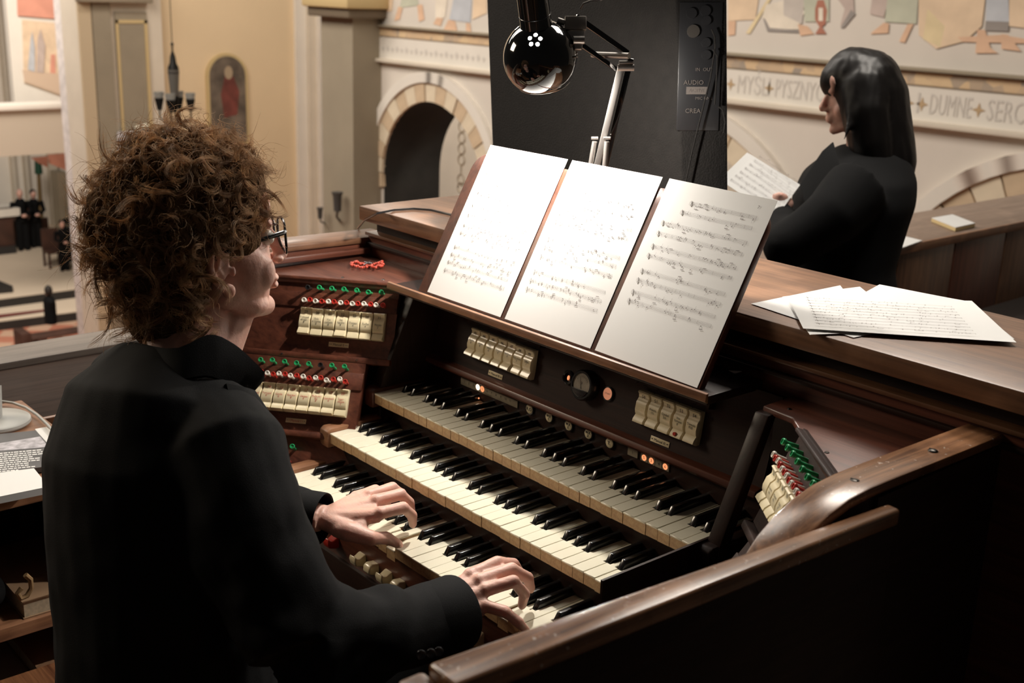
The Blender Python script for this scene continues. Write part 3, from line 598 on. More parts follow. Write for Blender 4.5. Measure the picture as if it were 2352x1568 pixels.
for u, v, stg, sz in ((1593, 190, 'AUDIO', .012), (1600, 208, 'ACTIVE', .009), (1591, 255, 'CREA', .012), (1617, 160, 'IN  OUT', .009), (1616, 226, 'MIC LINE', .008)):
    q = onc(u, v); lettering(stg, sz, gm, SPK, CFm @ Matrix.Translation((q.x, q.y, .0035)))
q = onc(1600, 208); FB(CFm).box(q.x - .020, q.x + .020, q.y - .007, q.y + .007, .002, .003).build('badge', gm, SPK)
for pts in (((1633, 68), (1640, 85), (1641, 110), (1630, 180), (1615, 240), (1590, 340), (1572, 425)), ((1636, 114), (1646, 130), (1645, 160), (1640, 240)), ((1648, 245), (1658, 252), (1664, 280), (1660, 305))):
    w_ = []
    for u, v in pts: q = onc(u, v); w_.append(CFm @ Vector((q.x, q.y, .012)))
    MB().tube(w_, .0016, 8).build('signal_cable', blk, SPK, smooth=True)

# ================================================================ organ console
KW = .0235
ORG = empty('organ_console', (.4, .1, 0), 'dark mahogany three-manual organ console the seated man plays', 'organ')
MAN = [(-.2002, .7997), (-.0995, .8615), (0.0, .92)]      # front line (y, z) of manual I, II, III
PAT = [0, 1, 3, 4, 5]                                        # sharps inside an octave, after white key n
def has_sharp(b): return 0 < b < 34 and (b % 7) in (1, 2, 4, 5, 6)
def white_mesh(nl, nr):
    g = .00035; w = .0066; a, b = .0475, .145
    x0, x1 = g, KW - g
    poly = [(x0, 0), (x1, 0), (x1, a)]
    if nr: poly += [(x1 - w, a), (x1 - w, b)]
    else: poly += [(x1, b)]
    poly += [((x0 + w) if nl else x0, b)]
    if nl: poly += [(x0 + w, a), (x0, a)]
    mb = MB(); mb.prism(poly, -.003, 0, 'z', 0)
    me, _ = mb.mesh('white_key', bev=.0007, seg=1, center=False)
    bm = bmesh.new(); bm.from_mesh(me)
    mb2 = MB(); mb2.prism([(x, y + .0012 if y == 0 else y) for x, y in poly], -.020, -.003, 'z', 1)
    me2, _ = mb2.mesh('tmp', center=False); bm.from_mesh(me2); bm.to_mesh(me); bm.free(); bpy.data.meshes.remove(me2)
    me.materials.append(M['ivory']); me.materials.append(M['keywood'])
    return me
WK = {k: white_mesh(*k) for k in ((0, 1), (1, 1), (1, 0), (0, 0))}
mb = MB()
mb.hexa([(-.0056, .0475, -.006), (.0056, .0475, -.006), (.0056, .145, -.006), (-.0056, .145, -.006)],
        [(-.0041, .0575, .0115), (.0041, .0575, .0115), (.0041, .145, .0115), (-.0041, .145, .0115)])
BK, _ = mb.mesh('black_key', bev=.0012, seg=2, center=False); BK.materials.append(M['ebony'])
PRESS = {0: {14: .008, 29: .008, 26: .004, 13: .002}}
SPRESS = {0: {13: .004}}
for mi, (yf, zf) in enumerate(MAN):
    kb = empty('keyboard', (.4, yf, zf - .02), parent=ORG)
    kb['label'] = ['lowest keyboard under the hands', 'middle keyboard', 'uppermost keyboard below the stop tabs'][mi]
    for n in range(34):
        dz = -PRESS.get(mi, {}).get(n, 0) + random.uniform(-.0004, .0004)
        Mx = Matrix.Translation((n * KW, yf + random.uniform(-.0006, .0006), zf + dz)) @ Matrix.Rotation(random.uniform(-.002, .002), 4, 'Y')
        link('white_key', WK[(int(has_sharp(n)), int(has_sharp(n + 1)))], None, kb, Mx)
    for b in range(1, 34):
        if has_sharp(b):
            off = {1: -.001, 2: .001, 4: -.0015, 5: 0, 6: .0015}[b % 7]
            link('black_key', BK, None, kb, Matrix.Translation((b * KW + off, yf, zf + random.uniform(-.0005, .0005) - SPRESS.get(mi, {}).get(b, 0))))
# key cheeks, fascias, beds
for mi, (yf, zf) in enumerate(MAN):
    for xa, xb, mm in ((-.030, -.0006, M['orangey'] if mi < 2 else M['redy']), (.7996, .830, M['darky'])):
        MB().prism([(yf - .004, zf - .03), (yf - .004, zf + .001), (yf + .004, zf + .007), (yf + .118, zf + .007), (yf + .118, zf - .03)], xa, xb, 'x').build('key_cheek', mm, ORG, bev=.003)
    MB().box(-.004, .803, yf + .02, yf + .05, zf - .0585 if mi else zf - .1, zf - .0215).build('key_slip', M['darkx'], ORG, bev=.001)
    MB().box(-.004, .803, yf + .05, yf + .16, zf - .05, zf - .0215).build('key_bed', M['darkx'], ORG)
for x0, x1 in ((-.032, -.004),):
    MB().prism([(.2, .70), (.2, 1.104), (.098, 1.104), (.016, .927), (.016, .861), (-.093, .861), (-.093, .80), (-.193, .80), (-.193, .70)], x0, x1, 'x').build('jamb_post', M['darkz'], ORG, bev=.002)
MB().prism([(.016, .80), (.016, .927), (.098, 1.104), (.118, 1.104), (.040, .927), (.040, .80)], .808, .832, 'x').build('jamb_post', M['darkz'], ORG, bev=.002)
MB().box(.804, .808, -.19, .18, .70, .93).build('jamb_panel', M['darkz'], ORG)
MB().box(.804, .850, .15, .185, .70, 1.104).build('jamb_panel', M['darkz'], ORG)
MB().box(-.004, .804, .137, .16, .905, .962).build('piston_rail', M['darkx'], ORG)
MB().prism([(.121, .963), (.124, .971), (.137, .974), (.155, .974), (.155, .958), (.124, .958)], -.004, .804, 'x').build('moulding', M['redx'], ORG, bev=.0015)
PF = frame((0, .137, .972), (1, 0, 0), (0, .22, 1))          # nameboard plane: x along keys, y up, z towards the player
FB(PF).box(-.004, .804, 0, .14, -.02, 0).build('nameboard', M['darkx'], ORG)
MB().box(-.030, .755, .056, .2, 1.105, 1.119).build('desk_ledge', M['darkx'], ORG, bev=.002)
MB().prism([(.049, 1.112), (.051, 1.1235), (.056, 1.1245), (.0565, 1.108)], -.032, .757, 'x').build('ledge_edge', M['orange'], ORG, bev=.001)

# ---- stop tabs
def tab_mesh(w=.0228, h=.053):
    prof = [(0, 0), (-.001, .010), (.0015, .0165), (.006, .0155), (.013, .0105), (.0165, .0125), (.022, .0138), (.034, .0130), (.0375, .0105), (.041, .0085), (.046, .0092), (.0505, .0125), (.0525, .0105), (h, 0)]
    vs = []; n = len(prof)
    xs = [(0.0, .85), (.0012, 1.0), (w - .0012, 1.0), (w, .85)]
    for x, k in xs: vs += [(x, b, c * k) for b, c in prof]
    fs = [tuple(range(n)), tuple(range(4 * n - 1, 3 * n - 1, -1))]
    for j in range(3):
        for i in range(n): fs.append((j * n + i, j * n + (i + 1) % n, (j + 1) * n + (i + 1) % n, (j + 1) * n + i))
    mb = MB(); mb.add(vs, fs)
    me, _ = mb.mesh('stop_tab', smooth=True, center=False); me.materials.append(M['tab'])
    return me
TAB = tab_mesh()
def place_tab(F, a, b, num, nm, ink, down=False, sc=1.0):
    Mx = F @ Matrix.Translation((a, b, .001)) @ Matrix.Translation((0, .026, .004)) @ Matrix.Rotation(rad(5 if down else -4), 4, 'X') @ Matrix.Translation((0, -.026, -.004))
    if sc != 1: Mx = Mx @ Matrix.Diagonal((sc, 1, 1, 1))
    t = link('stop_tab', TAB, None, ORG, Mx)
    if num: lettering(num, .0075, ink, t, Mx @ Matrix.Translation((.0114, .0437, .0094)) @ Matrix.Rotation(rad(8), 4, 'X'))
    if nm: lettering(nm, .0058, ink, t, Mx @ Matrix.Translation((.0114, .0275, .0142)), sx=.8)
    return t
def pin_mesh(col):
    mb = MB(); mb.lathe([(.0001, 0), (.0028, 0), (.0028, .016), (.0034, .018), (.0048, .0195), (.0050, .0225), (.0044, .0235), (.0034, .0236), (.0030, .0222), (.0001, .0222)], n=14)
    me, _ = mb.mesh('stop_pin', smooth=True, center=False); me.materials.append(M[col]); return me
PIN = {c: pin_mesh(c) for c in ('green', 'redp', 'whitep', 'blackp')}
def pin(F, a, b, c, lean=0):
    link('stop_pin', PIN[c], None, ORG, F @ Matrix.Translation((a, b, 0)) @ Matrix.Rotation(lean + random.uniform(-.06, .06), 4, 'X') @ Matrix.Rotation(random.uniform(-.06, .06), 4, 'Y'))
def plate(F, a, b, st, ink, w=.040):
    p = FB(F).box(a - w / 2, a + w / 2, b - .0045, b + .0045, 0, .0012).build('name_plate', M['tab'], ORG, bev=.0003)
    lettering(st, .0066, ink, p, F @ Matrix.Translation((a, b - .0002, .0014)), sx=.95)
    for s in (-1, 1): FB(F).cyl((a + s * (w / 2 - .003), b, .001), (a + s * (w / 2 - .003), b, .0016), .0008, n=8).build('screw', M['dsteel'], p)
N3L = [('43', "Rurflet\n8'"), ('44', "Salicet\n8'"), ('45', "Flet\nminor\n4'"), ('46', "Pryncypał\n4'"), ('47', "Nachthorn\n4'"), ('48', "Róg nocny\n2'"), ('49', "Sifflet\n1'")]
N3R = [('50', ''), ('51', "Kwinta\n1⅓"), ('52', "Cymbel\n3ch."), ('53', "Vox\nhumana\n8'"), ('54', "Tremolo\nM.III")]
for i, (a, b) in enumerate(N3L): place_tab(PF, .110 + i * .0262, .028, a, b, M['ink'], i >= 5, 1.03)
for i, (a, b) in enumerate(N3R): place_tab(PF, .545 + i * .0268, .028, a, b, M['ink'], True, 1.05)
FB(PF).cyl((.545 + 3 * .0268 + .011, .034, .013), (.545 + 3 * .0268 + .011, .034, .0165), .003, n=10).build('red_dot', M['redp'], ORG)
plate(PF, .190, .010, '• Manuał III •', M['ink'])
plate(PF, .600, .010, '• Manuał III •', M['ink'])
for a0, a1 in ((.10, .305), (.535, .69)):
    poly = [(a0, .100), (a1, .100)] + [(a1 - (a1 - a0) * k / 24, .089 + .004 * abs(sin(k * 1.3)) * (1 if k % 3 else .2)) for k in range(25)]
    FB(PF).prism(poly, 0, .016, 'z').build('tab_bracket', M['darkx'], ORG)
# ---- voltmeter and pilot lamps
vm = empty('voltmeter', PF @ Vector((.423, .054, 0)), parent=ORG); vm['label'] = 'round black voltmeter with pale dial'
MV = PF @ Matrix.Translation((.423, .054, 0))
b = MB(); b.T = MV; b.lathe([(.0001, 0), (.0265, 0), (.0265, .016), (.024, .019), (.0205, .019), (.0205, .0165), (.0001, .0165)], n=40); b.build('housing', M['blackp'], vm, smooth=True)
b = MB(); b.T = MV; b.lathe([(.0001, .017), (.0204, .017)], n=36); b.build('dial', mat('aged_dial', srgb(150, 142, 128), .5, var=.15, vscale=120), vm)
b = MB(); b.T = MV
b.prism([(.0200 * cos(t), .0200 * sin(t)) for t in np.linspace(pi * 1.12, pi * 1.88, 14)], .0172, .0205, 'z'); b.build('dial_cover', M['blackp'], vm, bev=.0008)
b = MB(); b.T = MV
for t in np.linspace(pi * .2, pi * .8, 9): b.box(0, 0, 0, 0, 0, 0) if 0 else b.poly([(cos(t) * r + sin(t) * w, sin(t) * r - cos(t) * w, .0173) for r, w in ((.0135, .0003), (.0165, .0003), (.0165, -.0003), (.0135, -.0003))])
b.poly([(-.0006, -.006, .0178), (.0006, -.006, .0178), (-.0060, .0135, .0178), (-.0066, .0135, .0178)]); b.build('needle_scale', M['ink'], vm)
lettering('V', .007, M['ink'], vm, MV @ Matrix.Translation((0, .0035, .0174)))
b = FB(PF); b.lathe([(.0075, 0), (.0125, 0), (.0125, .004), (.0095, .006), (.0075, .004)], (.374, .055, 0), n=24); sk = b.build('pilot_lamp', M['blackp'], ORG, smooth=True)
FB(PF).ell((.374, .054, .001), (.0025, .0045, .002), 10, 6).build('glowing_filament', M['glow'], sk)
b = FB(PF); b.lathe([(.0105, 0), (.0125, 0), (.0125, .003), (.0105, .004)], (.472, .053, 0), n=24); sk = b.build('start_lamp', M['blackp'], ORG, smooth=True)
b = FB(PF); b.lathe([(.0001, .003), (.0105, .003)], (.472, .053, 0), n=24); b.build('lit_lens', mat('orange_lens', (.55, .22, .13), .4, emit=(1, .40, .22), es=.35), sk)
lettering('START', .0042, M['ink'], sk, PF @ Matrix.Translation((.472, .053, .0033)))
# ---- piston rail
RF = frame((0, .137, .962), (1, 0, 0), (0, 0, 1))
for x, st in ((.292, 'R.O'), (.344, 'W.K\n1'), (.394, 'W.K\n2'), (.443, 'W.K\n3'), (.494, 'T.')):
    b = FB(RF); b.lathe([(.0001, .004), (.0078, .004), (.0086, .0035), (.0086, 0)], (x, -.0155, 0), n=24); p = b.build('thumb_piston', M['tab'], ORG, smooth=True)
    b = FB(RF); b.lathe([(.0088, 0), (.0105, 0), (.0100, .003), (.0088, .003)], (x, -.0155, 0), n=24); b.build('ring', M['blackp'], p, smooth=True)
    lettering(st, .0085 if len(st) < 4 else .0062, M['ink'], p, RF @ Matrix.Translation((x, -.0157, .0043)), bold=.0002)
grey = mat('aged_celluloid', srgb(150, 138, 118), .5, var=.12, vscale=60)
sp = FB(RF).box(.092, .258, -.0245, -.011, 0, .002).build('crescendo_strip', grey, ORG, bev=.0004)
for k in range(11):
    x = .104 + .0134 * k
    if k in (3, 4): FB(RF).lathe([(.0001, .0024), (.0058, .0024)], (x, -.016, 0), n=18).build('lit_number', M['glow2'] if k == 3 else M['glow'], sp)
    lettering(str(k + 1), .0062, M['ink'], sp, RF @ Matrix.Translation((x, -.016, .0027)))
lettering('Crescendo', .0045, M['ink'], sp, RF @ Matrix.Translation((.175, -.0222, .0024)))
for k, (x, st, lit) in enumerate(((.546, '1', 0), (.572, '5', 1), (.588, '3', 1), (.604, '4', 0), (.618, '6', 1))):
    w = .011 if k == 0 else .0075
    p = FB(RF).box(x - w, x + w, -.0225, -.0095, 0, .002).build('number_plate', grey, ORG)
    if lit: FB(RF).lathe([(.0001, .0024), (.0052, .0024)], (x, -.016, 0), n=18).build('lit_number', M['glow'], p)
    lettering(st, .0068, M['ink'], p, RF @ Matrix.Translation((x, -.016, .0027)))
FB(RF).ell((.150, -.036, .004), .0018, 8, 6).build('red_indicator', M['glow'], ORG)
# ---- pistons under the lowest keyboard
for x, c, w in ((.152, 'redp', 0), (.236, 'tab', 1), (.275, 'tab', -1), (.314, 'tab', 1), (.352, 'tab', -1), (.554, 'tab', 1)):
    b = MB(); b.prism([(-.160, .718), (-.160, .737), (-.186, .737), (-.196, .731), (-.200, .733), (-.204, .738), (-.206, .730), (-.203, .720), (-.19, .716)] if w >= 0 else
                      [(-.160, .718), (-.160, .737), (-.186, .736), (-.197, .738), (-.203, .733), (-.204, .722), (-.19, .716)], x - .010, x + .010, 'x')
    b.build('thumb_knob', M[c], ORG, bev=.0035, seg=4)
MB().box(-.03, .83, -.184, -.10, .69, .775).build('knob_rail', M['redx'], ORG, bev=.002)

# ---- stepped stop jambs on both sides
E1 = Vector((.775, .632, 0)).normalized(); NH = Vector((E1.y, -E1.x, 0))
def tier(O, lean): return frame(O, E1, Vector((0, 0, 1)) * cos(lean) - NH * sin(lean))
T2 = tier((-.03, .026, .976), rad(22)); T1 = tier((-.03, -.095, .85), rad(33))
MIR = Matrix.Translation((.4, 0, 0)) @ Matrix.Diagonal((-1, 1, 1, 1)) @ Matrix.Translation((-.4, 0, 0))
def mirF(F):     # right-hand twin frame: x axis still runs left to right for the reader
    o = MIR @ F.translation; e1 = Vector((-F[0][0], F[1][0], F[2][0])); e2 = Vector((-F[0][1], F[1][1], F[2][1]))
    return frame(o, -e1, e2)
L2 = [('29', "Pryncypał\nskrzypc.\n8'"), ('30', "Viola\ndi Gamba\n8'"), ('31', "Vox\ncoelestis\n8'"), ('32', "Flet\nłagodny\n8'"), ('33', "Prestant\n4'"), ('34', "Rurflet\n4'"), ('35', "Piccolo\n2'")]
L1 = [('13', "Pryncypał\n8'"), ('14', "Pryncypał\n8'"), ('15', "Gamba\n8'"), ('16', "Bourdon\n8'"), ('17', "Oktawa\n4'"), ('18', "Rurkowy\nflet\n4'"), ('19', "Gemshorn\n4'"), ('20', "Super-\noktawa\n2'")]
R2 = [('36', ''), ('37', "Kornet\n3ch."), ('38', "Mixtura\n4ch."), ('39', "Obój\n8'"), ('40', "Cymbel\n3ch."), ('41', "Trompet\n8'"), ('42', "Tremolo\nM.II")]
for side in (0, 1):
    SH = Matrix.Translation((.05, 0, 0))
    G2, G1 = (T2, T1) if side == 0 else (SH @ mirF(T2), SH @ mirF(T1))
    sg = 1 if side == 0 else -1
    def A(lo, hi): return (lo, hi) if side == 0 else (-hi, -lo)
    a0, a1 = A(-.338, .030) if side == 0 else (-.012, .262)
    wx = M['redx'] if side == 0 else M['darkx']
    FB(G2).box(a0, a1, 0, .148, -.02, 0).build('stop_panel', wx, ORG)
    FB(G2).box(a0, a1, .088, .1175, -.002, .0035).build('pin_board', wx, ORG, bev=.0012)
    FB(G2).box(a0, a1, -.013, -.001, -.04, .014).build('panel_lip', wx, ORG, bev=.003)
    A1 = A(-.30, .060) if side == 0 else (-.04, .22)
    FB(G1).box(*A1, -.12, .150, -.02, 0).build('stop_panel', wx, ORG)
    FB(G1).box(*A1, .088, .1215, -.002, .0035).build('pin_board', wx, ORG, bev=.0012)
    FB(G1).box(*(A(-.30, .034) if side == 0 else A1), -.013, -.001, -.03, .014).build('panel_lip', wx, ORG, bev=.003)
    names2 = L2 if side == 0 else R2
    for k in range(7):
        a = -.1596 + .0246 * k
        if side: a = -(-.1596 + .0246 * (6 - k)) - .0228
        place_tab(G2, a, .034, *names2[k], M['ink'], k in (1, 2, 4, 5, 6) if side == 0 else True)
    for k in range(14): pin(G2, sg * (-.1509 + .01205 * k), .100, ('whitep', 'redp')[k % 2] if side == 0 else ('redp', 'whitep')[k % 2])
    for k in range(7): pin(G2, sg * (-.1465 + .0243 * k), .125, 'green' if (k or side) else 'blackp')
    if side == 0:
        for k in range(8): place_tab(G1, .0168 - .0246 * (7 - k), .034, *L1[k], M['redink'], k in (0, 7))
        for k in range(16): pin(G1, -.147 + .0119 * k, .1005 + (.001 if k % 3 else -.001), ('whitep', 'redp')[k % 2])
        for k in range(8): pin(G1, -.1423 + .0240 * k, .127, 'green' if k != 5 else 'blackp')
        plate(G2, -.0785, .020, '• Manuał II •', M['ink']); plate(G1, -.0575, .019, '• Manuał I •', M['redink'])
        for a in (-.305, -.185, -.035): FB(G2).cyl((a, -.007, .012), (a, -.007, .0152), .0018, n=8).build('screw', M['steel'], ORG)
    else:
        plate(G2, .0785, .020, '• Manuał II •', M['ink'])
        for k in range(4): pin(G1, .190 - .0240 * k, .127, 'green')
    pins = ((-.049, -.035, 'green'), (-.075, -.035, 'green'), (-.055, -.060, 'redp'), (-.066, -.060, 'whitep'))
    if side == 0:
        for a, bb, c in pins: pin(G1, sg * a, bb, c)
    # triangular shelf on top
    P = [(-.012, .099), (-.290, -.128), (-.290, .181), (-.010, .181)]
    if side: P = [(.812, .110), (.867, .104), (1.085, -.082), (1.085, .181), (.81, .181)]
    MB().prism(P, 1.101, 1.111, 'z').build('corner_shelf', M['redx'], ORG, bev=.002)
    b = FB(G2); b.box(a0, a1, .1405, .1465, -.002, .010); b.build('shelf_moulding', wx, ORG, bev=.0015)
    for px_, py_ in ((787, 637), (880, 642)) if side == 0 else ((1899, 1039), (1813, 939)):
        c = on(px_, py_, 'z', 1.1112); MB().ell(c, (.0035, .0035, .0015), 10, 6).build('screw', M['dsteel'], ORG)

# ---- cheeks with curved caps
TOPC = [(.24, 1.150), (-.06, 1.154), (-.11, 1.154), (-.15, 1.151), (-.185, 1.143), (-.215, 1.131), (-.24, 1.116), (-.262, 1.096), (-.28, 1.072), (-.295, 1.04), (-.305, 1.0)]
def offs(t): return [(y + .006 * min(1, k / 6), z - .013) for k, (y, z) in enumerate(t)]
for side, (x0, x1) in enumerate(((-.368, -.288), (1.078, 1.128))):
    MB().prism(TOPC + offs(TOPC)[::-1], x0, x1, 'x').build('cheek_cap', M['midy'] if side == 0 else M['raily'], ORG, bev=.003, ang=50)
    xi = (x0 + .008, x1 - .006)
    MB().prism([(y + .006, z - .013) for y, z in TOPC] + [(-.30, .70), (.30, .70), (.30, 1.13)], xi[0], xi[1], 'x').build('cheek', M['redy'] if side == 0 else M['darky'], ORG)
    xs = (-.290, -.276) if side == 0 else (1.066, 1.080)
    MB().prism([(.18, 1.118), (.18, 1.130), (-.12, 1.134), (-.12, 1.122)], xs[0], xs[1], 'x').build('cheek_moulding', M['redy'], ORG, bev=.003)
for u, v in ((1963, 1104), (2143, 1035), (2302, 978)):
    c = on(u, v, 'z', 1.153); b = MB(); b.ell(c, (.0062, .0062, .0022), 14, 8); s = b.build('screw', M['dsteel'], ORG)
    MB().box(c[0] - .005, c[0] + .005, c[1] - .0006, c[1] + .0006, c[2] + .0012, c[2] + .0024).build('slot', M['blackp'], s)
# outer side wall with arm rail
p0, p1 = Vector((1.097, -.690, 1.140)), Vector((1.140, -.094, 1.136))
d = (p1 - p0).normalized(); w = Vector((d.y, -d.x, 0))
def quad(p, q, o0, o1, z0, z1, q2=0):
    return ([(p + w * o0 + Vector((0, 0, z0))), (p + w * o1 + Vector((0, 0, z0))), (q + w * (o1 + q2) + Vector((0, 0, z0))), (q + w * o0 + Vector((0, 0, z0)))],
            [(p + w * o0 + Vector((0, 0, z1))), (p + w * o1 + Vector((0, 0, z1))), (q + w * (o1 + q2) + Vector((0, 0, z1))), (q + w * o0 + Vector((0, 0, z1)))])
MB().hexa(*quad(p0, p1, 0, .040, -.020, 0, -.022)).build('arm_rail', M['raily'], ORG, bev=.004, seg=3)
MB().hexa([(1.103, -.685, 0), (1.128, -.685, 0), (1.150, -.09, 0), (1.137, -.09, 0)], [(1.103, -.685, 1.122), (1.128, -.685, 1.122), (1.150, -.09, 1.118), (1.137, -.09, 1.118)]).build('side_wall', M['darky'], ORG, bev=.002)
MB().box(1.104, 1.1275, -.092, .5, 0, 1.137).build('side_wall', M['darky'], ORG)
MB().box(1.090, 1.112, -.716, -.69, .9, 1.130).build('wall_end', M['midz'], ORG, bev=.004)
q0 = on(1095, 1566, 'x', 1.131); q1 = on(1178, 1537, 'x', 1.136)
MB().tube([q0, q1], .0028, 8).build('ivory_edging', M['tab'], ORG, smooth=True)
# ---- back wall and top
BX0, BX1 = -.300, 1.30
MB().box(BX0 + .01, BX1, .181, .49, 0, 1.133).build('case_back', M['redx'], ORG)
MB().box(BX0 + .01, BX1, .174, .49, 1.133, 1.141).build('case_moulding', M['darkx'], ORG, bev=.002)
MB().box(BX0 + .01, BX1, .181, .49, 1.141, 1.156).build('case_frieze', M['redx'], ORG)
MB().box(BX0 + .01, BX1, .172, .49, 1.156, 1.163).build('case_ledge', M['midx'], ORG, bev=.0015)
MB().box(BX0 + .02, BX1, .196, .48, 1.163, 1.187).build('case_recess', M['darkx'], ORG)
MB().box(BX0, BX1, .164, .495, 1.187, 1.217).build('console_top', M['topx'], ORG, bev=.003)
MB().box(-.30, 1.12, -.06, .181, 0, .69).build('lower_case', M['darkx'], ORG)
MB().box(-.36, 1.12, -.19, -.06, .60, .70).build('key_desk', M['darkx'], ORG, bev=.004)
# music desk board
S0 = Vector((0, .066, 1.121)); tl = .4984
DF = frame(S0, (1, 0, 0), (0, sin(tl), cos(tl)))             # x along, y up the slope, z towards the player
r = .035; w0, w1, hh = .040, .7285, .284
poly = [(w0, 0), (w1, 0), (w1, hh - r)] + [(w1 - r + r * cos(t), hh - r + r * sin(t)) for t in np.linspace(0, pi / 2, 7)[1:]] + [(w0 + r + r * cos(t), hh - r + r * sin(t)) for t in np.linspace(pi / 2, pi, 7)]
FB(DF).prism(poly, -.016, -.004, 'z').build('music_desk', M['redz'], ORG, bev=.002)

# ================================================================ sheet music
def notation(F, staves, x0, x1, seed, parent, h=.0055, z=.0006, bars=True, dens=.5):
    rg = random.Random(seed); b = MB(); b.T = F
    def rect(xa, xb, ya, yb): b.poly([(xa, ya, z), (xb, ya, z), (xb, yb, z), (xa, yb, z)])
    def head(x, y, k=1.0): b.poly([(x + .0010 * k * cos(t) + .0003 * sin(t), y + .00075 * k * sin(t), z) for t in np.linspace(0, 2 * pi, 9)[:-1]])
    for (v, xa, xb) in staves:
        xa, xb = xa if xa is not None else x0, xb if xb is not None else x1
        for i in range(5): rect(xa, xb, v + i * h / 4 - .00008, v + i * h / 4 + .00008)
        rect(xa - .00015, xa + .00015, v, v + h)
        b.tube([(xa + .003 + .0012 * sin(t * 1.7), v - .0015 + t * .0028, z) for t in range(4)], .00035, 4)
        for q in range(3): rect(xa + .006 + q * .0016, xa + .0064 + q * .0016, v + .001 + (q % 2) * .001, v + .004 + (q % 2) * .001)
        x = xa + .014; nb = 0
        while x < xb - .004:
            if rg.random() < .13: rect(x, x + .0003, v, v + h); x += .004; continue
            if rg.random() < dens:
                y = v + rg.choice(range(-2, 7)) * h / 8 * 1.2
                for q in range(rg.choice((1, 1, 1, 2))): head(x, y + q * .0019)
                up = rg.random() < .5; s = .001 if up else -.001
                rect(x + s - .00012, x + s + .00012, min(y, y + (.0055 if up else -.0055)), max(y, y + (.0055 if up else -.0055)))
                if rg.random() < .25:
                    yb = y + (.0055 if up else -.0055); b.poly([(x + s, yb, z), (x + s + .006, yb + .0008, z), (x + s + .006, yb + .0017, z), (x + s, yb + .0009, z)])
            x += rg.uniform(.003, .008)
        rect(xb - .0002, xb + .0002, v, v + h)
    b.build('notation', M['notes'], parent, clean=False)
def sheet(name, F, w, h, label, curl=0, sag=0, group='sheets on the music desk'):
    n = 12; b = MB(); b.T = F; vs = []; fs = []
    for zz in (0, -.0003):
        for j in range(n + 1):
            for i in range(n + 1):
                x, y = i / n, j / n
                z = curl * (x - .5) ** 2 * 4 * (.3 + .7 * y) + sag * max(0, x - .6) * max(0, .35 - y) * 8
                vs.append((x * w, y * h, z + zz))
    N = (n + 1) ** 2
    for k in (0, 1):
        for j in range(n):
            for i in range(n):
                f = (k * N + j * (n + 1) + i, k * N + j * (n + 1) + i + 1, k * N + (j + 1) * (n + 1) + i + 1, k * N + (j + 1) * (n + 1) + i)
                fs.append(f if k == 0 else f[::-1])
    b.add(vs, fs)
    return b.build(name, M['paper'], None, smooth=True, label=label, cat='sheet music', group=group)
def st(vs): return [(v if isinstance(v, tuple) else (v, None, None)) for v in vs]
SHF = [DF @ Matrix.Translation((x, .004, -.0028)) for x in (.069, .2905, .511)]
s1 = sheet('sheet_music', SHF[0], .210, .297, 'leftmost of three glaring white music sheets on the desk')
notation(SHF[0], st([.240, .220, .200, .175, .155, .135, .120, .092, .077, .062, .046]), .020, .190, 3, s1)
s2 = sheet('sheet_music', SHF[1], .210, .297, 'middle music sheet on the desk, washed out below the lamp')
notation(SHF[1], st([.235, .218, .198, .182, .150, .135, .118, .090, .074, .058]), .020, .192, 5, s2)
F3 = SHF[2] @ Matrix.Rotation(rad(-.8), 4, 'Z')
s3 = sheet('sheet_music', F3, .213, .297, 'rightmost music sheet on the desk with clearest printed notes')
notation(F3, st([(.262, .06, .19), (.245, .05, .19), .222, .204, .182, .166, .140, .124, .104, .089]), .022, .192, 9, s3)
lettering('7', .007, M['notes'], s3, F3 @ Matrix.Translation((.186, .281, .0006)))
# loose sheets on the console top
LOOSE = [(((1725, 697), (1930, 655), (2010, 765), (1960, 775)), .0012, 'loose music sheet lowest in the fan, tip pointing to the desk'),
         (((1797, 681), (1975, 658), (2100, 760), (1860, 768)), .0022, 'loose music sheet second in the fan on the console top'),
         (((1870, 735), (2020, 654), (2222, 690), (2330, 778)), 0.0030, 'loose music sheet third in the fan, corner raised at far side'),
         (((1845, 754), (1808, 680), (2232, 690), (2335, 786)), .0056, 'topmost loose music sheet on the console top, densely printed')]
for k, (pp, dz, lab) in enumerate(LOOSE):
    q = [on(u, v, 'z', 1.2175 + dz) for u, v in pp]
    b = MB(); n = 8; vs = []; fs = []
    for zz in (0, -.0003):
        for j in range(n + 1):
            for i in range(n + 1):
                s_, t_ = i / n, j / n
                P_ = (q[0] * (1 - s_) + q[1] * s_) * (1 - t_) + (q[3] * (1 - s_) + q[2] * s_) * t_
                vs.append((P_[0], P_[1], P_[2] + zz + .0009 * sin(3 * t_ + k) * s_ * (k > 1)))
    N = (n + 1) ** 2
    for kk in (0, 1):
        for j in range(n):
            for i in range(n):
                f = (kk * N + j * (n + 1) + i, kk * N + j * (n + 1) + i + 1, kk * N + (j + 1) * (n + 1) + i + 1, kk * N + (j + 1) * (n + 1) + i)
                fs.append(f)
    b.add(vs, fs); sh = b.build('sheet_music', M['paper'], None, smooth=True, label=lab, cat='sheet music', group='loose sheets on the console top')
    if k == 3:
        o = Vector(q[0]); e1 = Vector(q[3]) - o; e2 = Vector(q[1]) - o
        Fk = frame(o + Vector((0, 0, .0022)), e1, e2)
        if Fk[2][2] < 0: Fk = frame(o + Vector((0, 0, .0022)), e2, e1)
        W_, H_ = e1.length, e2.length
        Fk = frame(o + Vector((0, 0, .0025)), e2, -e1) if Fk[2][2] < 0 else Fk
        notation(Fk, st([H_ * k / 11 for k in range(1, 11)]), .02, W_ - .05, 21, sh, z=.001)

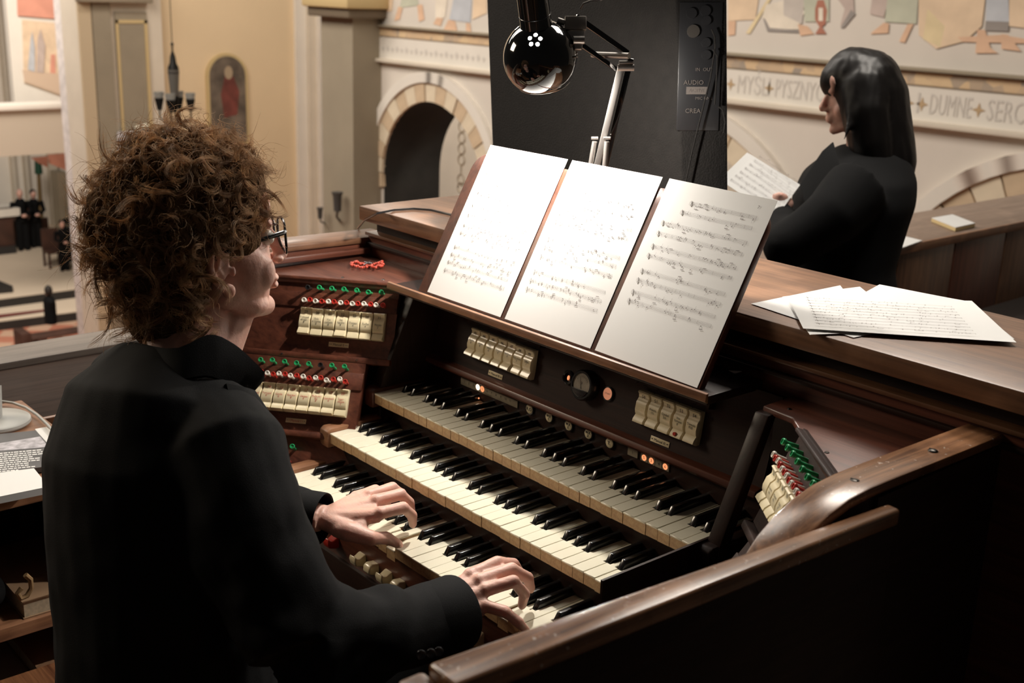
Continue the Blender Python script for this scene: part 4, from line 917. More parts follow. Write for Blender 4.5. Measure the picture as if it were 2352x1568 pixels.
# ================================================================ desk lamp
LC = Vector((.246, .17, 1.5535)); LD = Vector((-.14, .34, -.9)).normalized()
LAMP = empty('desk_lamp', (.225, .31, 1.217), 'glossy black spring-arm lamp with round shade lighting the music', 'lamp')
ML = aimz(LC, -LD)                                            # +z towards the neck
R0 = .0635
prof = [(R0 * sin(t), R0 * cos(t)) for t in np.linspace(.30, 2.36, 30)]
prof = prof + [(prof[-1][0] - .0015, prof[-1][1] - .0006)] + [((R0 - .0015) * sin(t), (R0 - .0015) * cos(t)) for t in np.linspace(2.36, .30, 30)]
b = MB(); b.T = ML; b.lathe(prof, n=48); shd = b.build('shade', M['gloss'], LAMP, smooth=True)
b = MB(); b.T = ML; b.torus((0, 0, R0 * cos(2.36)), R0 * sin(2.36), .0009, n=48, m=8); b.build('rim', M['steel'], shd, smooth=True)
b = MB(); b.T = ML; b.lathe([(.0001, .135), (.024, .135), (.0255, .12), (.0265, .060), (.0300, .048), (.0001, .048)], n=32); nk = b.build('neck', M['gloss'], LAMP, smooth=True)
b = MB(); b.T = ML; b.torus((0, 0, .075), .0262, .0008, n=32, m=6); b.build('groove', M['blackp'], nk, smooth=True)
VC = Vector(on(1226, 84, 'y', .118)); dv = (VC - LC).normalized()
xx = dv.orthogonal().normalized(); yy = dv.cross(xx)
for k in range(5):
    a = 2 * pi * k / 5 + .35; dd = (dv + xx * .145 * cos(a) + yy * .145 * sin(a)).normalized()
    b = MB(); b.T = aimz(LC + dd * (R0 + .0002), dd); b.lathe([(.0001, .0003), (.0032, .0003), (.0034, 0)], n=14); b.build('vent_hole', M['bulb'], shd)
b = MB(); b.ell(LC - LD * .004, .018, 16, 12); b.build('bulb', M['bulb'], LAMP, smooth=True)
ll = bpy.data.lights.new('desk_lamp_light', 'POINT'); ll.energy = 25; ll.color = (1, .93, .84); ll.shadow_soft_size = .016
lo = bpy.data.objects.new('desk_lamp_light', ll); COL.objects.link(lo); lo.location = LC + LD * .039
EL = Vector((.317, .3, 1.544)); LO = Vector((.225, .31, 1.225))
BR = Vector(on(1322, 52, 'y', .21))
def bar(p, q, wid, thk, name, mt, side=(0, 0, 0)):
    p = Vector(p) + Vector(side); q = Vector(q) + Vector(side); t = (q - p).normalized(); x = t.cross(Vector(CF)).normalized(); y = t.cross(x)
    b = MB(); b.hexa([p + x * wid + y * thk, p - x * wid + y * thk, p - x * wid - y * thk, p + x * wid - y * thk], [q + x * wid + y * thk, q - x * wid + y * thk, q - x * wid - y * thk, q + x * wid - y * thk])
    return b.build(name, mt, LAMP, bev=.0008)
rr = Vector(CR)
bar(LO, EL, .0055, .003, 'lower_arm', M['satin'], rr * -.006)
bar(LO, EL + Vector((0, 0, .012)), .0050, .003, 'lower_arm', M['gloss'], rr * .010)
K1 = Vector(on(1442, 122, 'y', .3))
bar(K1, BR + Vector((0, 0, .010)), .0045, .003, 'upper_arm', M['gloss'])
K0 = Vector(on(1420, 163, 'y', .3))
bar(K0, BR + Vector((0, 0, -.028)), .0040, .003, 'upper_arm', M['gloss'])
b = MB(); b.cyl(Vector(on(1360, 125, 'y', .27)), Vector(on(1445, 128, 'y', .285)), .0052); b.build('spring', M['satin'], LAMP, smooth=True)
b = MB(); b.cyl(EL - rr * .012 - Vector((0, 0, .004)), EL + rr * .016 - Vector((0, 0, .004)), .006); b.cyl(EL - rr * .010 + Vector((0, 0, .004)), EL + rr * .014 + Vector((0, 0, .004)), .004); b.build('elbow_bolt', M['satin'], LAMP, smooth=True)
b = MB(); x = rr; z = Vector(CU); f_ = Vector(CF)
b.hexa([BR + x * a - z * .013 + f_ * c for a, c in ((-.018, -.006), (.018, -.006), (.018, .006), (-.018, .006))], [BR + x * a + z * .010 + f_ * c for a, c in ((-.018, -.006), (.018, -.006), (.018, .006), (-.018, .006))])
b.build('bracket', mat('brushed_bracket', (.34, .31, .28), .45, .8), LAMP, bev=.002)
b = MB(); q = BR - z * .028
b.hexa([q + x * a - z * .018 + f_ * c for a, c in ((-.006, -.007), (.010, -.007), (.010, .007), (-.006, .007))], [q + x * a + z * .013 + f_ * c for a, c in ((-.017, -.007), (.016, -.007), (.016, .007), (-.017, .007))])
b.build('clamp_plate', M['satin'], LAMP, bev=.002)
b = MB(); b.cyl(q + x * -.004 - f_ * .012 - z * .004, q + x * .014 - f_ * .012 - z * .004, .0065); b.cyl(BR - x * .018, BR - x * .030 + z * .004, .005); b.build('clamp_bolt', M['satin'], LAMP, smooth=True)
for u in (1366, 1394):
    a_, c_ = Vector(on(u - 12 + (6 if u > 1380 else 0), 395, 'y', .295)), Vector(on(u, 325, 'y', .295))
    MB().tube([a_ + (a_ - c_) * 1.6, c_], .0048, 12).build('spring', M['satin'], LAMP, smooth=True)
    MB().cyl(c_ + x * -.006 + z * .006, c_ + x * .006 + z * .006, .0028).build('spring_pin', M['satin'], LAMP)
b = MB(); b.lathe([(.0001, 0), (.045, 0), (.045, .008), (.02, .012), (.012, .03), (.0001, .03)], LO - Vector((0, 0, .008)), n=28); b.build('base', M['gloss'], LAMP, smooth=True)
b = MB(); b.tube([Vector(on(u, v, 'y', .21)) for u, v in ((1333, 20), (1340, 8), (1358, 1), (1380, 0), (1400, -12))], .0016, 8); b.build('lamp_cord', M['blackp'], LAMP, smooth=True)

# cable over the console top
cp = [on(822, 524, 'z', 1.150), on(838, 505, 'z', 1.19), on(866, 490, 'z', 1.222), on(905, 482, 'z', 1.2195), on(950, 479, 'z', 1.2195), on(990, 482, 'z', 1.2195), on(1040, 494, 'z', 1.2195), on(1075, 505, 'z', 1.2195), on(1120, 500, 'z', 1.2195)]
MB().tube(cp, .0022, 8).build('power_cable', M['blackp'], None, smooth=True, label='thin black cable looping over the left end of the console top', cat='cable')

# rosary on the left corner shelf
RS = empty('rosary', on(846, 607, 'z', 1.112), 'red bead rosary heaped on the left corner shelf of the organ', 'rosary')
b = MB(); rg = random.Random(4)
path = []
for k in range(58):
    t = k / 58 * 2 * pi * 2.2
    u = 846 + 36 * cos(t * .5 + .3) * (1 - .15 * sin(t * 1.7)); v = 607 + 6 * sin(t) + rg.uniform(-1.5, 1.5)
    path.append(on(u, v, 'z', 1.1152 + (.004 if k % 3 == 0 else 0)))
for p in path: b.ell(p, .0031, 8, 6)
b.build('beads', mat('coral_bead', srgb(190, 70, 52), .35, coat=.4), RS, smooth=True, kind='stuff')
MB().tube(path, .0005, 4).build('cord', M['dsteel'], RS)
cF = frame(on(846, 604, 'z', 1.121), (1, .4, 0), (-.2, 1, .1))
b = FB(cF); b.box(-.010, .010, -.0015, .0015, 0, .002); b.box(-.0015, .0015, -.016, .008, 0, .002); b.build('cross', mat('tarnished_silver', (.35, .36, .38), .35, 1), RS, bev=.0004)

# card behind the music desk, right
q = [on(u, v, 'y', y) for u, v, y in ((1606, 882, .150), (1658, 866, .165), (1705, 852, .176), (1668, 850, .176), (1640, 856, .160))]
b = MB(); b.poly(q); b.poly([Vector(p) + Vector((0, .001, -.0006)) for p in q][::-1]); b.build('paper_slip', M['paper'], None, label='small white paper slip behind the right edge of the music desk', cat='paper')

# organ bench
BN = empty('organ_bench', (.4, -.64, 0), 'ribbed brown wooden organ bench the man sits on', 'bench')
MB().box(-.156, .95, -.82, -.47, .45, .485).build('seat', wood('ribbed_oak', (.10, .035, .016), (.32, .14, .06), .4, 'x', scale=1.4), BN, bev=.006)
for x in (-.12, .88):
    MB().box(x, x + .035, -.78, -.50, 0, .45).build('side', M['midz'], BN, bev=.003)
MB().box(-.09, .88, -.66, -.63, .12, .20).build('stretcher', M['midx'], BN, bev=.003)

# side cabinet left of the bench
CB = empty('side_cabinet', (-.42, -.75, 0), 'open wooden cabinet with shelves at the left edge beside the bench', 'cabinet')
MB().box(-.62, -.165, -1.15, -.452, .79, .82).build('top', M['orangey'], CB, bev=.004)
for z0, z1 in ((.545, .57), (.375, .40), (.03, .055)): MB().box(-.60, -.170, -1.13, -.462, z0, z1).build('shelf', M['orangey'] if z0 > .5 else M['midy'], CB, bev=.002)
MB().box(-.62, -.595, -1.14, -.455, 0, .79).build('back', M['darkz'], CB)
MB().box(-.60, -.170, -.470, -.452, 0, .79).build('side', M['darkz'], CB)
MB().box(-.60, -.170, -1.15, -1.13, 0, .79).build('side', M['darkz'], CB)
def bk(name, x0, x1, y0, y1, z0, z1, cover, pages, label, rz=0, cat='book'):
    c = Vector(((x0 + x1) / 2, (y0 + y1) / 2, z0)); e = empty(name, c, label, cat)
    T = Matrix.Translation(c) @ Matrix.Rotation(rz, 4, 'Z') @ Matrix.Translation(-c)
    b = MB(); b.T = T; b.box(x0, x1, y0, y1, z0, z0 + .002); b.box(x0, x1, y0, y1, z1 - .002, z1); b.box(x0, x0 + .002, y0, y1, z0, z1); b.build('cover', cover, e)
    b = MB(); b.T = T; b.box(x0 + .002, x1 - .003, y0 + .003, y1 - .003, z0 + .002, z1 - .002); b.build('pages', pages, e)
    return e
pg = mat('page_edges', srgb(196, 180, 154), .8, var=.15, vscale=150)
lampg = mat('grey_plastic', srgb(168, 168, 164), .4)
DL = empty('disc_base', on(5, 972, 'z', .821), 'round silver-grey disc stand at the left edge on the cabinet', 'stand')
c = Vector(on(-8, 972, 'z', .822)); b = MB(); b.lathe([(.0001, 0), (.062, 0), (.064, .003), (.063, .008), (.058, .011), (.0001, .013)], c, n=40); b.build('disc', lampg, DL, smooth=True)
b = MB(); b.tube([c + Vector((0, 0, .01)), c + Vector((-.02, .01, .07))], .012, 12); b.build('stem', lampg, DL, smooth=True)
MB().tube([on(u, v, 'z', .829) for u, v in ((-30, 925), (0, 921), (30, 925), (60, 936), (85, 952), (108, 974), (135, 1005))], .0028, 8).build('grey_cable', lampg, None, smooth=True, label='grey cable curving across the cabinet top behind the disc stand', cat='cable')
mg = mat('dark_magazine_cover', srgb(74, 72, 72), .35, var=.25, vscale=14)
zt = .8215
def flat(name, corners, z0, th, mt, label, cat):
    q = [on(u, v, 'z', z0 + th) for u, v in corners]
    b = MB(); b.hexa([(p[0], p[1], z0) for p in q], [(p[0], p[1], z0 + th) for p in q]); return b.build(name, mt, None, label=label, cat=cat), q
flat('brochure', ((60, 985), (106, 978), (128, 998), (128, 1040), (110, 1045)), .8205, .0015, M['paper'], 'plain white leaflet under the dark brochure on the cabinet', 'paper') if 0 else None
q = [on(u, v, 'z', .823) for u, v in ((80, 984), (106, 979), (160, 1020), (160, 1060), (122, 1034))]
b = MB(); b.prism([(p[0], p[1]) for p in q], .8204, .8222, 'z'); b.build('leaflet', M['paper'], None, label='plain white leaflet peeking out under the dark brochure', cat='paper')
q = [on(u, v, 'z', .832) for u, v in ((-40, 1000), (82, 988), (124, 1034), (112, 1070), (-40, 1090))]
b = MB(); b.prism([(p[0], p[1]) for p in q], .8224, .832, 'z'); br = b.build('brochure', mg, None, label='dark grey printed brochure with photo strip on the cabinet top', cat='brochure')
q = [on(u, v, 'z', .8324) for u, v in ((-40, 1024), (92, 1002), (112, 1026), (-40, 1038))]
b = MB(); b.poly(q); b.build('cover_photo', mat('pale_photo', srgb(176, 172, 178), .35, var=.5, vscale=60), br)
rg = random.Random(3); b = MB()
for r_ in range(10):
    u = -30; v0 = 1040 + r_ * 4.6
    while u < 88 - r_ * 5 + 14 * (r_ % 3):
        l = rg.uniform(4, 12); s_ = -.09
        b.poly([on(uu, vv + s_ * uu, 'z', .8324) for uu, vv in ((u, v0), (u + l, v0), (u + l, v0 + 2.3), (u, v0 + 2.3))]); u += l + 2
b.build('print_lines', M['paper'], br, clean=False)
q = [on(u, v, 'z', .846) for u, v in ((-40, 1090), (78, 1075), (108, 1112), (106, 1118), (-40, 1148))]
b = MB(); b.prism([(p[0], p[1]) for p in q], .8335, .846, 'z'); b.build('paper_stack', M['paper'], None, label='thick stack of blank white paper in front of the brochure', cat='paper')
# books and a bag on the cabinet shelves
bk('book', -.42, -.18, -.62, -.480, .5705, .605, mat('cream_book', srgb(150, 120, 92), .7), pg, 'cream-paged book lying on the upper cabinet shelf')
bk('book', -.42, -.178, -.68, -.480, .4005, .425, mat('white_book', srgb(190, 182, 172), .6), mat('white_pages', srgb(200, 194, 186), .8), 'thin white book at the bottom of the lower shelf pile')
bk('book', -.42, -.185, -.60, -.480, .4255, .457, mat('tan_book', srgb(150, 112, 84), .6), pg, 'tan book with a green corner on the lower shelf pile')
BG = empty('bag', (-.20, -.63, .57), 'black fabric bag with a dangling tan strap on the cabinet shelf', 'bag')
b = MB(); b.ell((-.26, -.735, .65), (.06, .10, .075), 20, 14); b.ell((-.245, -.665, .61), (.05, .04, .03), 16, 10); me = blob(b, 'body', .006, 5); displace(me, lambda p, n: .006 * noise.noise(Vector(p) * 25)); c = recenter(me); link('body', me, M['suit'], BG, Matrix.Translation(c))
MB().tube([on(u, v, 'x', -.150) for u, v in ((58, 1320), (70, 1330), (72, 1350), (62, 1368), (48, 1374), (40, 1362), (50, 1350))], .0045, 8).build('strap', mat('tan_leather', srgb(150, 120, 84), .6), BG, smooth=True)

# ================================================================ hands
def hand(b, wrist, fingers, elbow, order):
    W_ = Vector(wrist)
    b.tube([Vector(elbow) * .35 + W_ * .65, W_ * .9 + Vector(elbow) * .1, W_], [(.029, .025), (.028, .022), (.029, .020)], 14)
    mc = [Vector(fingers[k][0]) for k in order]
    for k in order:
        m = Vector(fingers[k][0]); b.tube([W_ + (m - W_) * .05, W_ + (m - W_) * .5 - Vector((0, 0, .004)), m - Vector((0, 0, .004))], [.015, .0145, .0115], 12)
    for i in range(len(mc) - 1):
        m = (mc[i] + mc[i + 1]) / 2; b.tube([W_, W_ + (m - W_) * .5 - Vector((0, 0, .004)), m - Vector((0, 0, .006))], [.014, .014, .0105], 12)
    for k, j in fingers.items():
        J = [Vector(p) for p in j]; th = k == 'thumb'; s = {'thumb': 1.18, 'pinky': .86, 'index': 1.0, 'middle': 1.02, 'ring': .96}[k]
        r0 = [.0112, .0096, .0084, .0074] if not th else [.0135, .0115, .0098, .0082]
        if not th: r0 = [r * s for r in r0]
        pts = []; rs = []
        for i in range(3):
            a, c = J[i], J[i + 1]
            for t in ((0, .5) if i < 2 else (0, .5, .85)):
                pts.append(a.lerp(c, t)); rs.append(r0[i] + (r0[i + 1] - r0[i]) * t + (.0009 if t == 0 and i else -.0004))
        pts.append(J[3]); rs.append(r0[3] * .62)
        b.tube(pts, rs, 12); b.ell(J[3], r0[3] * .66, 10, 8)
        for i in (0, 1): b.ell(J[i], r0[i] * 1.03, 10, 8)
    if 'thumb' in fingers:
        t0 = Vector(fingers['thumb'][0]); b.ell((t0 + W_) / 2 + (Vector(fingers['thumb'][1]) - W_) * .15, (.022, .022, .016), 12, 8)
        b.tube([W_, t0, Vector(fingers['thumb'][1])], [.016, .0165, .0125], 12)
        i0 = Vector(fingers['index'][0]); b.tube([t0, t0.lerp(i0, .45) - Vector((0, 0, .004)), i0.lerp(W_, .25) - Vector((0, 0, .006))], [.013, .010, .009], 10)
def nail(J, parent, r, side=(0, 0, 1)):
    a, c = Vector(J[2]), Vector(J[3]); d = (c - a).normalized(); up = Vector(side); up = (up - d * up.dot(d)).normalized(); x = d.cross(up)
    Mn = Matrix((( x[0], d[0], up[0]), (x[1], d[1], up[1]), (x[2], d[2], up[2])))
    MB().ell(c - d * .0045 + up * (r * .50), (r * .62, .0052, r * .30), 12, 8, M=Mn).build('fingernail', M['nail'], parent, smooth=True)

RHJ = dict(pinky=[(.657, -.264, .852), (.680, -.245, .846), (.691, -.230, .830), (.692, -.212, .808)],
           ring=[(.644, -.253, .866), (.660, -.214, .874), (.657, -.190, .845), (.643, -.182, .815)],
           middle=[(.628, -.251, .872), (.634, -.195, .876), (.634, -.164, .852), (.629, -.152, .826)],
           index=[(.608, -.250, .872), (.611, -.202, .879), (.603, -.165, .862), (.600, -.146, .838)],
           thumb=[(.590, -.290, .846), (.575, -.255, .838), (.572, -.220, .828), (.578, -.196, .812)])
LHJ = dict(thumb=[(.345, -.283, .848), (.370, -.256, .838), (.366, -.225, .828), (.373, -.203, .812)],
           index=[(.355, -.230, .868), (.364, -.191, .870), (.350, -.164, .844), (.339, -.154, .818)],
           middle=[(.324, -.217, .874), (.330, -.172, .876), (.321, -.149, .852), (.318, -.141, .826)],
           ring=[(.296, -.212, .872), (.293, -.162, .872), (.279, -.134, .848), (.270, -.121, .822)],
           pinky=[(.272, -.220, .864), (.264, -.176, .862), (.252, -.150, .842), (.244, -.136, .816)])
RW_, LW_ = (.612, -.330, .850), (.300, -.302, .858)
RE_, LE_ = (.640, -.530, .885), (.120, -.430, .870)

# ================================================================ the organist
ORGN = empty('person', (.33, -.62, 0), 'seated organist with curly fair hair and glasses in a black suit, playing', 'person')
HC = Vector((.262, -.462, 1.308)); HM = Matrix.Translation(HC) @ Matrix.Rotation(-.10, 4, 'Z') @ Matrix.Rotation(.065, 4, 'X') @ Matrix.Rotation(.02, 4, 'Y')
NB = Vector((.288, -.515, 1.13))
def head_shape(b, s=1.0):
    E = lambda c, r: b.ell(c, r, 20, 14)
    E((0, -.014, .032), (.074, .094, .088)); E((0, .030, -.030), (.062, .062, .082)); E((0, .040, -.075), (.048, .048, .042))
    E((0, .080, -.104), (.019, .016, .016)); E((.030, .045, -.092), (.022, .03, .018)); E((-.030, .045, -.092), (.022, .03, .018))
    for k in (-1, 1): E((k * .040, .058, -.042), (.024, .026, .030)); E((k * .052, .01, -.055), (.014, .03, .03))
    E((0, .034, -.055), (.059, .056, .056))
    for k in (-1, 1): E((k * .046, .036, -.038), (.021, .036, .042))
    for k in (-1, 1): b.tube([(k * .050, -.002, -.058), (k * .034, .045, -.088), (k * .006, .076, -.103)], [.018, .021, .016], 12)
    E((0, .080, .024), (.046, .014, .013)); E((0, .076, .05), (.05, .016, .035))
    b.tube([(0, .088, .014), (0, .104, -.012), (0, .114, -.030)], [.008, .0095, .0115], 10); E((0, .112, -.033), (.0115, .010, .009))
    for k in (-1, 1): E((k * .011, .103, -.037), (.007, .009, .006))
    E((0, .094, -.063), (.021, .010, .0062)); E((0, .093, -.074), (.019, .010, .0065)); E((0, .086, -.056), (.026, .012, .016))
    for k in (-1, 1):
        x = lambda v: k * v
        b.tube([(x(.070), .012, -.006), (x(.077), .006, .012), (x(.085), -.010, .019), (x(.090), -.024, .010), (x(.090), -.027, -.010), (x(.086), -.021, -.030), (x(.080), -.008, -.046), (x(.074), .004, -.050)], [.004, .0045, .005, .005, .005, .0048, .0045, .004], 8)
        E((x(.077), .000, -.050), (.0065, .010, .011)); E((x(.076), -.012, -.010), (.005, .018, .026))
        b.tube([(x(.079), .004, .004), (x(.084), -.011, .004), (x(.083), -.015, -.014), (x(.078), -.006, -.032)], .0032, 8)
        E((x(.074), .009, -.024), (.005, .005, .008))
b = MB(); b.T = HM; head_shape(b); b.T = None
b.tube([HM @ Vector((0, -.018, -.045)), HM @ Vector((0, -.022, -.095)), NB + Vector((0, 0, .03)), NB - Vector((0, 0, .06))], [(.052, .055), (.054, .056), (.062, .060), (.08, .07)], 20)
b.tube([HM @ Vector((0, .035, -.09)), NB + Vector((.0, .035, .02))], [.035, .045], 16)
b.tube([NB - Vector((0, 0, .03)), (.32, -.59, .95), (.34, -.62, .55)], [.06, .08, .08], 16)                      # core under the suit
for w_, e_, sh in ((RW_, RE_, (.49, -.57, 1.085)), (LW_, LE_, (.12, -.53, 1.08))):
    b.tube([Vector(w_), Vector(e_), Vector(sh), (.31, -.575, 1.05)], [.022, .020, .030, .04], 12)
hand(b, RW_, RHJ, RE_, ('index', 'middle', 'ring', 'pinky')); hand(b, LW_, LHJ, LE_, ('index', 'middle', 'ring', 'pinky'))
me = blob(b, 'body', .0024, 4, .5)
cc = recenter(me); BODY = link('body', me, M['skin'], ORGN, Matrix.Translation(cc))
for k, r in (('pinky', .0064), ('ring', .0072), ('middle', .0076), ('index', .0074)): nail(RHJ[k], BODY, r, (.25, .6, .6))
nail(LHJ['thumb'], BODY, .0086, (.6, -.2, .8))
for k in ('index', 'middle', 'ring'): nail(LHJ[k], BODY, .0074, (.2, .7, .5))
eyew = mat('eye_white', srgb(226, 220, 212), .2); iris = mat('brown_iris', (.05, .03, .02), .15)
for k in (-1, 1):
    o = MB(); o.T = HM; o.ell((k * .032, .079, .004), .0118, 14, 10); e = o.build('eye', eyew, BODY, smooth=True)
    o = MB(); o.T = HM; o.ell((k * .032, .0885, .004), (.005, .003, .005), 10, 8); o.build('iris', iris, e, smooth=True) if 0 else o.build('iris', iris, BODY, smooth=True)
# suit
b = MB()
b.tube([(.35, -.590, .49), (.35, -.590, .62), (.345, -.590, .78), (.335, -.582, .93), (.322, -.574, 1.04), (.305, -.560, 1.11), (.292, -.530, 1.155)],
       [(.20, .150), (.195, .144), (.188, .140), (.200, .143), (.196, .143), (.160, .116), (.080, .074)], 28)
b.tube([(.40, -.540, 1.105), (.475, -.550, 1.085), (.56, -.560, .99), (.640, -.545, .885)], [.066, .080, .076, .070], 18)
b.tube([(.640, -.548, .885), (.642, -.46, .868), (.636, -.38, .846), (.632, -.312, .841)], [.072, .064, .054, .051], 18)
b.tube([(.20, -.535, 1.10), (.135, -.525, 1.08), (.105, -.475, .97), (.120, -.430, .872)], [.062, .074, .064, .060], 18)
b.tube([(.120, -.430, .872), (.20, -.375, .866), (.262, -.328, .860), (.288, -.312, .859)], [.060, .052, .044, .040], 18)
b.tube([(.30, -.56, 1.13), (.38, -.56, 1.10), (.46, -.568, 1.08)], [.05, .06, .06], 14); b.tube([(.28, -.55, 1.13), (.20, -.54, 1.10)], [.05, .06], 14)
me = blob(b, 'jacket', .006, 7, .5)
def wr(p, n):
    v = Vector(p); d_el = min((v - Vector(RE_)).length, (v - Vector(LE_)).length)
    a = .0035 * noise.noise(v * 9) + .002 * noise.noise(v * 22)
    fold = .017 * max(0, 1 - d_el / .26) * noise.noise(Vector((v.x * 12 + v.y * 14, v.y * 16 - v.z * 10, v.z * 22)))
    return a + fold
displace(me, wr)
cc = recenter(me); JK = link('jacket', me, M['suit'], ORGN, Matrix.Translation(cc))
# cuffs: crisp sleeve ends
for w_, e_, r in (((.6315, -.302, .840), (.636, -.37, .845), .054), ((.2935, -.3075, .859), (.262, -.328, .860), .042)):
    a, c = Vector(w_), Vector(e_); d_ = (a - c).normalized(); b = MB(); b.T = aimz(a, d_)
    b.lathe([(r * .86, -.07), (r * .955, -.04), (r * .975, .008), (r * .96, .0115), (r * .91, .010), (r * .90, -.03)], n=36); b.build('cuff', M['suit'], JK, smooth=True)
for k, (u, v) in enumerate(((968, 1502), (990, 1499), (1008, 1495))):
    D = Vector(ray(u, v)); q = Vector(CAM); best = None
    c = Vector(pt(u, v, 1.355 + .006 * k)); b = MB(); b.T = aimz(c, -Vector(CF) + Vector((0, 0, -.1))); b.lathe([(.0001, .001), (.0035, .001), (.0050, .0022), (.0058, .0010), (.0056, 0), (.0001, 0)], n=18)
    b.build('sleeve_button', M['blackp'], JK, smooth=True)
# collar
def patch(b, rows, th, nu=10):
    """lofted cloth patch through rows of points, with thickness"""
    R_ = []
    for r in rows:
        r = [Vector(q) for q in r]; o = []
        for k in range(nu + 1):
            s = k / nu * (len(r) - 1); i_ = min(int(s), len(r) - 2); f = s - i_
            p0_, p1_, p2_, p3_ = r[max(i_ - 1, 0)], r[i_], r[i_ + 1], r[min(i_ + 2, len(r) - 1)]
            o.append(.5 * ((2 * p1_) + (p2_ - p0_) * f + (2 * p0_ - 5 * p1_ + 4 * p2_ - p3_) * f * f + (3 * p1_ - p0_ - 3 * p2_ + p3_) * f ** 3))
        R_.append(o)
    m = len(R_); n_ = nu + 1; vs = []; N_ = (R_[0][-1] - R_[0][0]).cross(R_[-1][0] - R_[0][0]).normalized() * th
    for s in (0, 1): vs += [tuple(q + N_ * s) for o in R_ for q in o]
    fs = []; T_ = m * n_
    for s in (0, 1):
        for i_ in range(m - 1):
            for k in range(nu):
                f = (s * T_ + i_ * n_ + k, s * T_ + i_ * n_ + k + 1, s * T_ + (i_ + 1) * n_ + k + 1, s * T_ + (i_ + 1) * n_ + k); fs.append(f if s else f[::-1])
    bd = [k for k in range(n_)] + [i_ * n_ + nu for i_ in range(1, m)] + [(m - 1) * n_ + k for k in range(nu - 1, -1, -1)] + [i_ * n_ for i_ in range(m - 2, 0, -1)]
    for a_, c_ in zip(bd, bd[1:] + bd[:1]): fs.append((a_, c_, c_ + T_, a_ + T_))
    b.add(vs, fs)
def row(*a): return [pt(u, v, d) for u, v, d in a]
b = MB()
patch(b, [row((300, 785, 1.60), (400, 800, 1.545), (480, 768, 1.555), (535, 788, 1.57), (578, 824, 1.585), (608, 854, 1.60)), row((290, 800, 1.59), (400, 825, 1.535), (482, 805, 1.545), (532, 828, 1.56), (572, 856, 1.58), (606, 868, 1.60)), row((280, 830, 1.58), (395, 868, 1.525), (475, 862, 1.535), (520, 878, 1.555), (555, 890, 1.575), (584, 894, 1.595))], .005, 18)
b.build('collar', M['suit'], JK, smooth=True)
b = MB()
patch(b, [row((520, 880, 1.53), (560, 888, 1.55), (586, 896, 1.57)), row((535, 940, 1.515), (590, 935, 1.54), (622, 950, 1.565)), row((560, 1010, 1.50), (620, 1010, 1.53), (655, 1020, 1.56))], .005, 10)
b.build('lapel', M['suit'], JK, smooth=True)
# trousers and shoes
b = MB()
for x in (.24, .43):
    b.tube([(x + .02, -.62, .565), (x, -.42, .575), (x - .01, -.20, .55), (x - .01, -.17, .48), (x - .01, -.20, .28), (x - .01, -.22, .09)], [.10, .088, .072, .066, .056, .052], 16)
b.tube([(.34, -.68, .56), (.34, -.56, .56)], [(.18, .08), (.17, .08)], 16)
me = blob(b, 'trousers', .009, 4); cc = recenter(me); link('trousers', me, M['suit'], ORGN, Matrix.Translation(cc))
for x in (.23, .42):
    b = MB(); b.ell((x, -.16, .035), (.045, .125, .036), 18, 12); b.ell((x, -.22, .06), (.04, .06, .05), 14, 10); me = blob(b, 'shoe', .006, 3); cc = recenter(me); link('shoe', me, M['gloss'], ORGN, Matrix.Translation(cc))
# glasses
GL = empty('glasses', HM @ Vector((0, .1, .01)), 'black-rimmed glasses on the seated organist\'s face', 'glasses')
def rim_pts(sx):
    out = []
    for k in range(28):
        t = 2 * pi * k / 28; ex = abs(cos(t)) ** .75 * (1 if cos(t) >= 0 else -1); ez = abs(sin(t)) ** .75 * (1 if sin(t) >= 0 else -1)
        x = .034 + .0275 * ex; out.append((sx * x, .108 - .012 * (x / .06) ** 2, .004 + .0235 * ez - .002 * ex))
    return out
for sx in (1, -1):
    p = rim_pts(sx); b = MB(); b.T = HM; b.tube(p + [p[0], p[1]], .0019, 8); b.build('rim', M['glassf'], GL, smooth=True)
    b = MB(); b.T = HM; b.poly(p); b.build('lens', M['lens'], GL)
    b = MB(); b.T = HM; b.tube([(sx * .062, .096, .016), (sx * .071, .088, .017), (sx * .077, .04, .012), (sx * .081, 0, .006), (sx * .083, -.015, -.004)], [(.0018, .003), (.0018, .0035), (.0015, .003), (.0015, .003), (.0015, .003)], 8); b.build('temple', M['glassf'], GL, smooth=True)
b = MB(); b.T = HM; b.tube([(-.0075, .107, .010), (0, .110, .012), (.0075, .107, .010)], .0018, 8); b.build('bridge', M['glassf'], GL, smooth=True)

# ================================================================ curly hair
def strands(P, R):
    """P (N,S,3) centre lines, R (S,) radii -> mesh of three-sided tubes"""
    N, S_, _ = P.shape; T = np.gradient(P, axis=1); T /= np.linalg.norm(T, axis=2, keepdims=True) + 1e-9
    ref = np.array([.31, .52, .79]); A = np.cross(T, ref); A /= np.linalg.norm(A, axis=2, keepdims=True) + 1e-9; B = np.cross(T, A)
    V = []
    for k in range(3):
        a = 2 * pi * k / 3; V.append(P + (A * cos(a) + B * sin(a)) * R[None, :, None])
    V = np.stack(V, 2).reshape(-1, 3)
    i = np.arange(N)[:, None, None] * S_ * 3 + np.arange(S_ - 1)[None, :, None] * 3; k = np.arange(3)[None, None, :]
    a = i + k; c = i + (k + 1) % 3; F = np.stack([a, c, c + 3, a + 3], -1).reshape(-1, 4)
    return V, F
def fast_mesh(name, V, F):
    me = bpy.data.meshes.new(name); me.vertices.add(len(V)); me.vertices.foreach_set('co', V.ravel())
    me.loops.add(F.size); me.loops.foreach_set('vertex_index', F.ravel().astype(np.int32)); me.polygons.add(len(F))
    me.polygons.foreach_set('loop_start', np.arange(0, F.size, 4, dtype=np.int32)); me.polygons.foreach_set('use_smooth', [True] * len(F)); me.update(calc_edges=True); me.validate(); return me
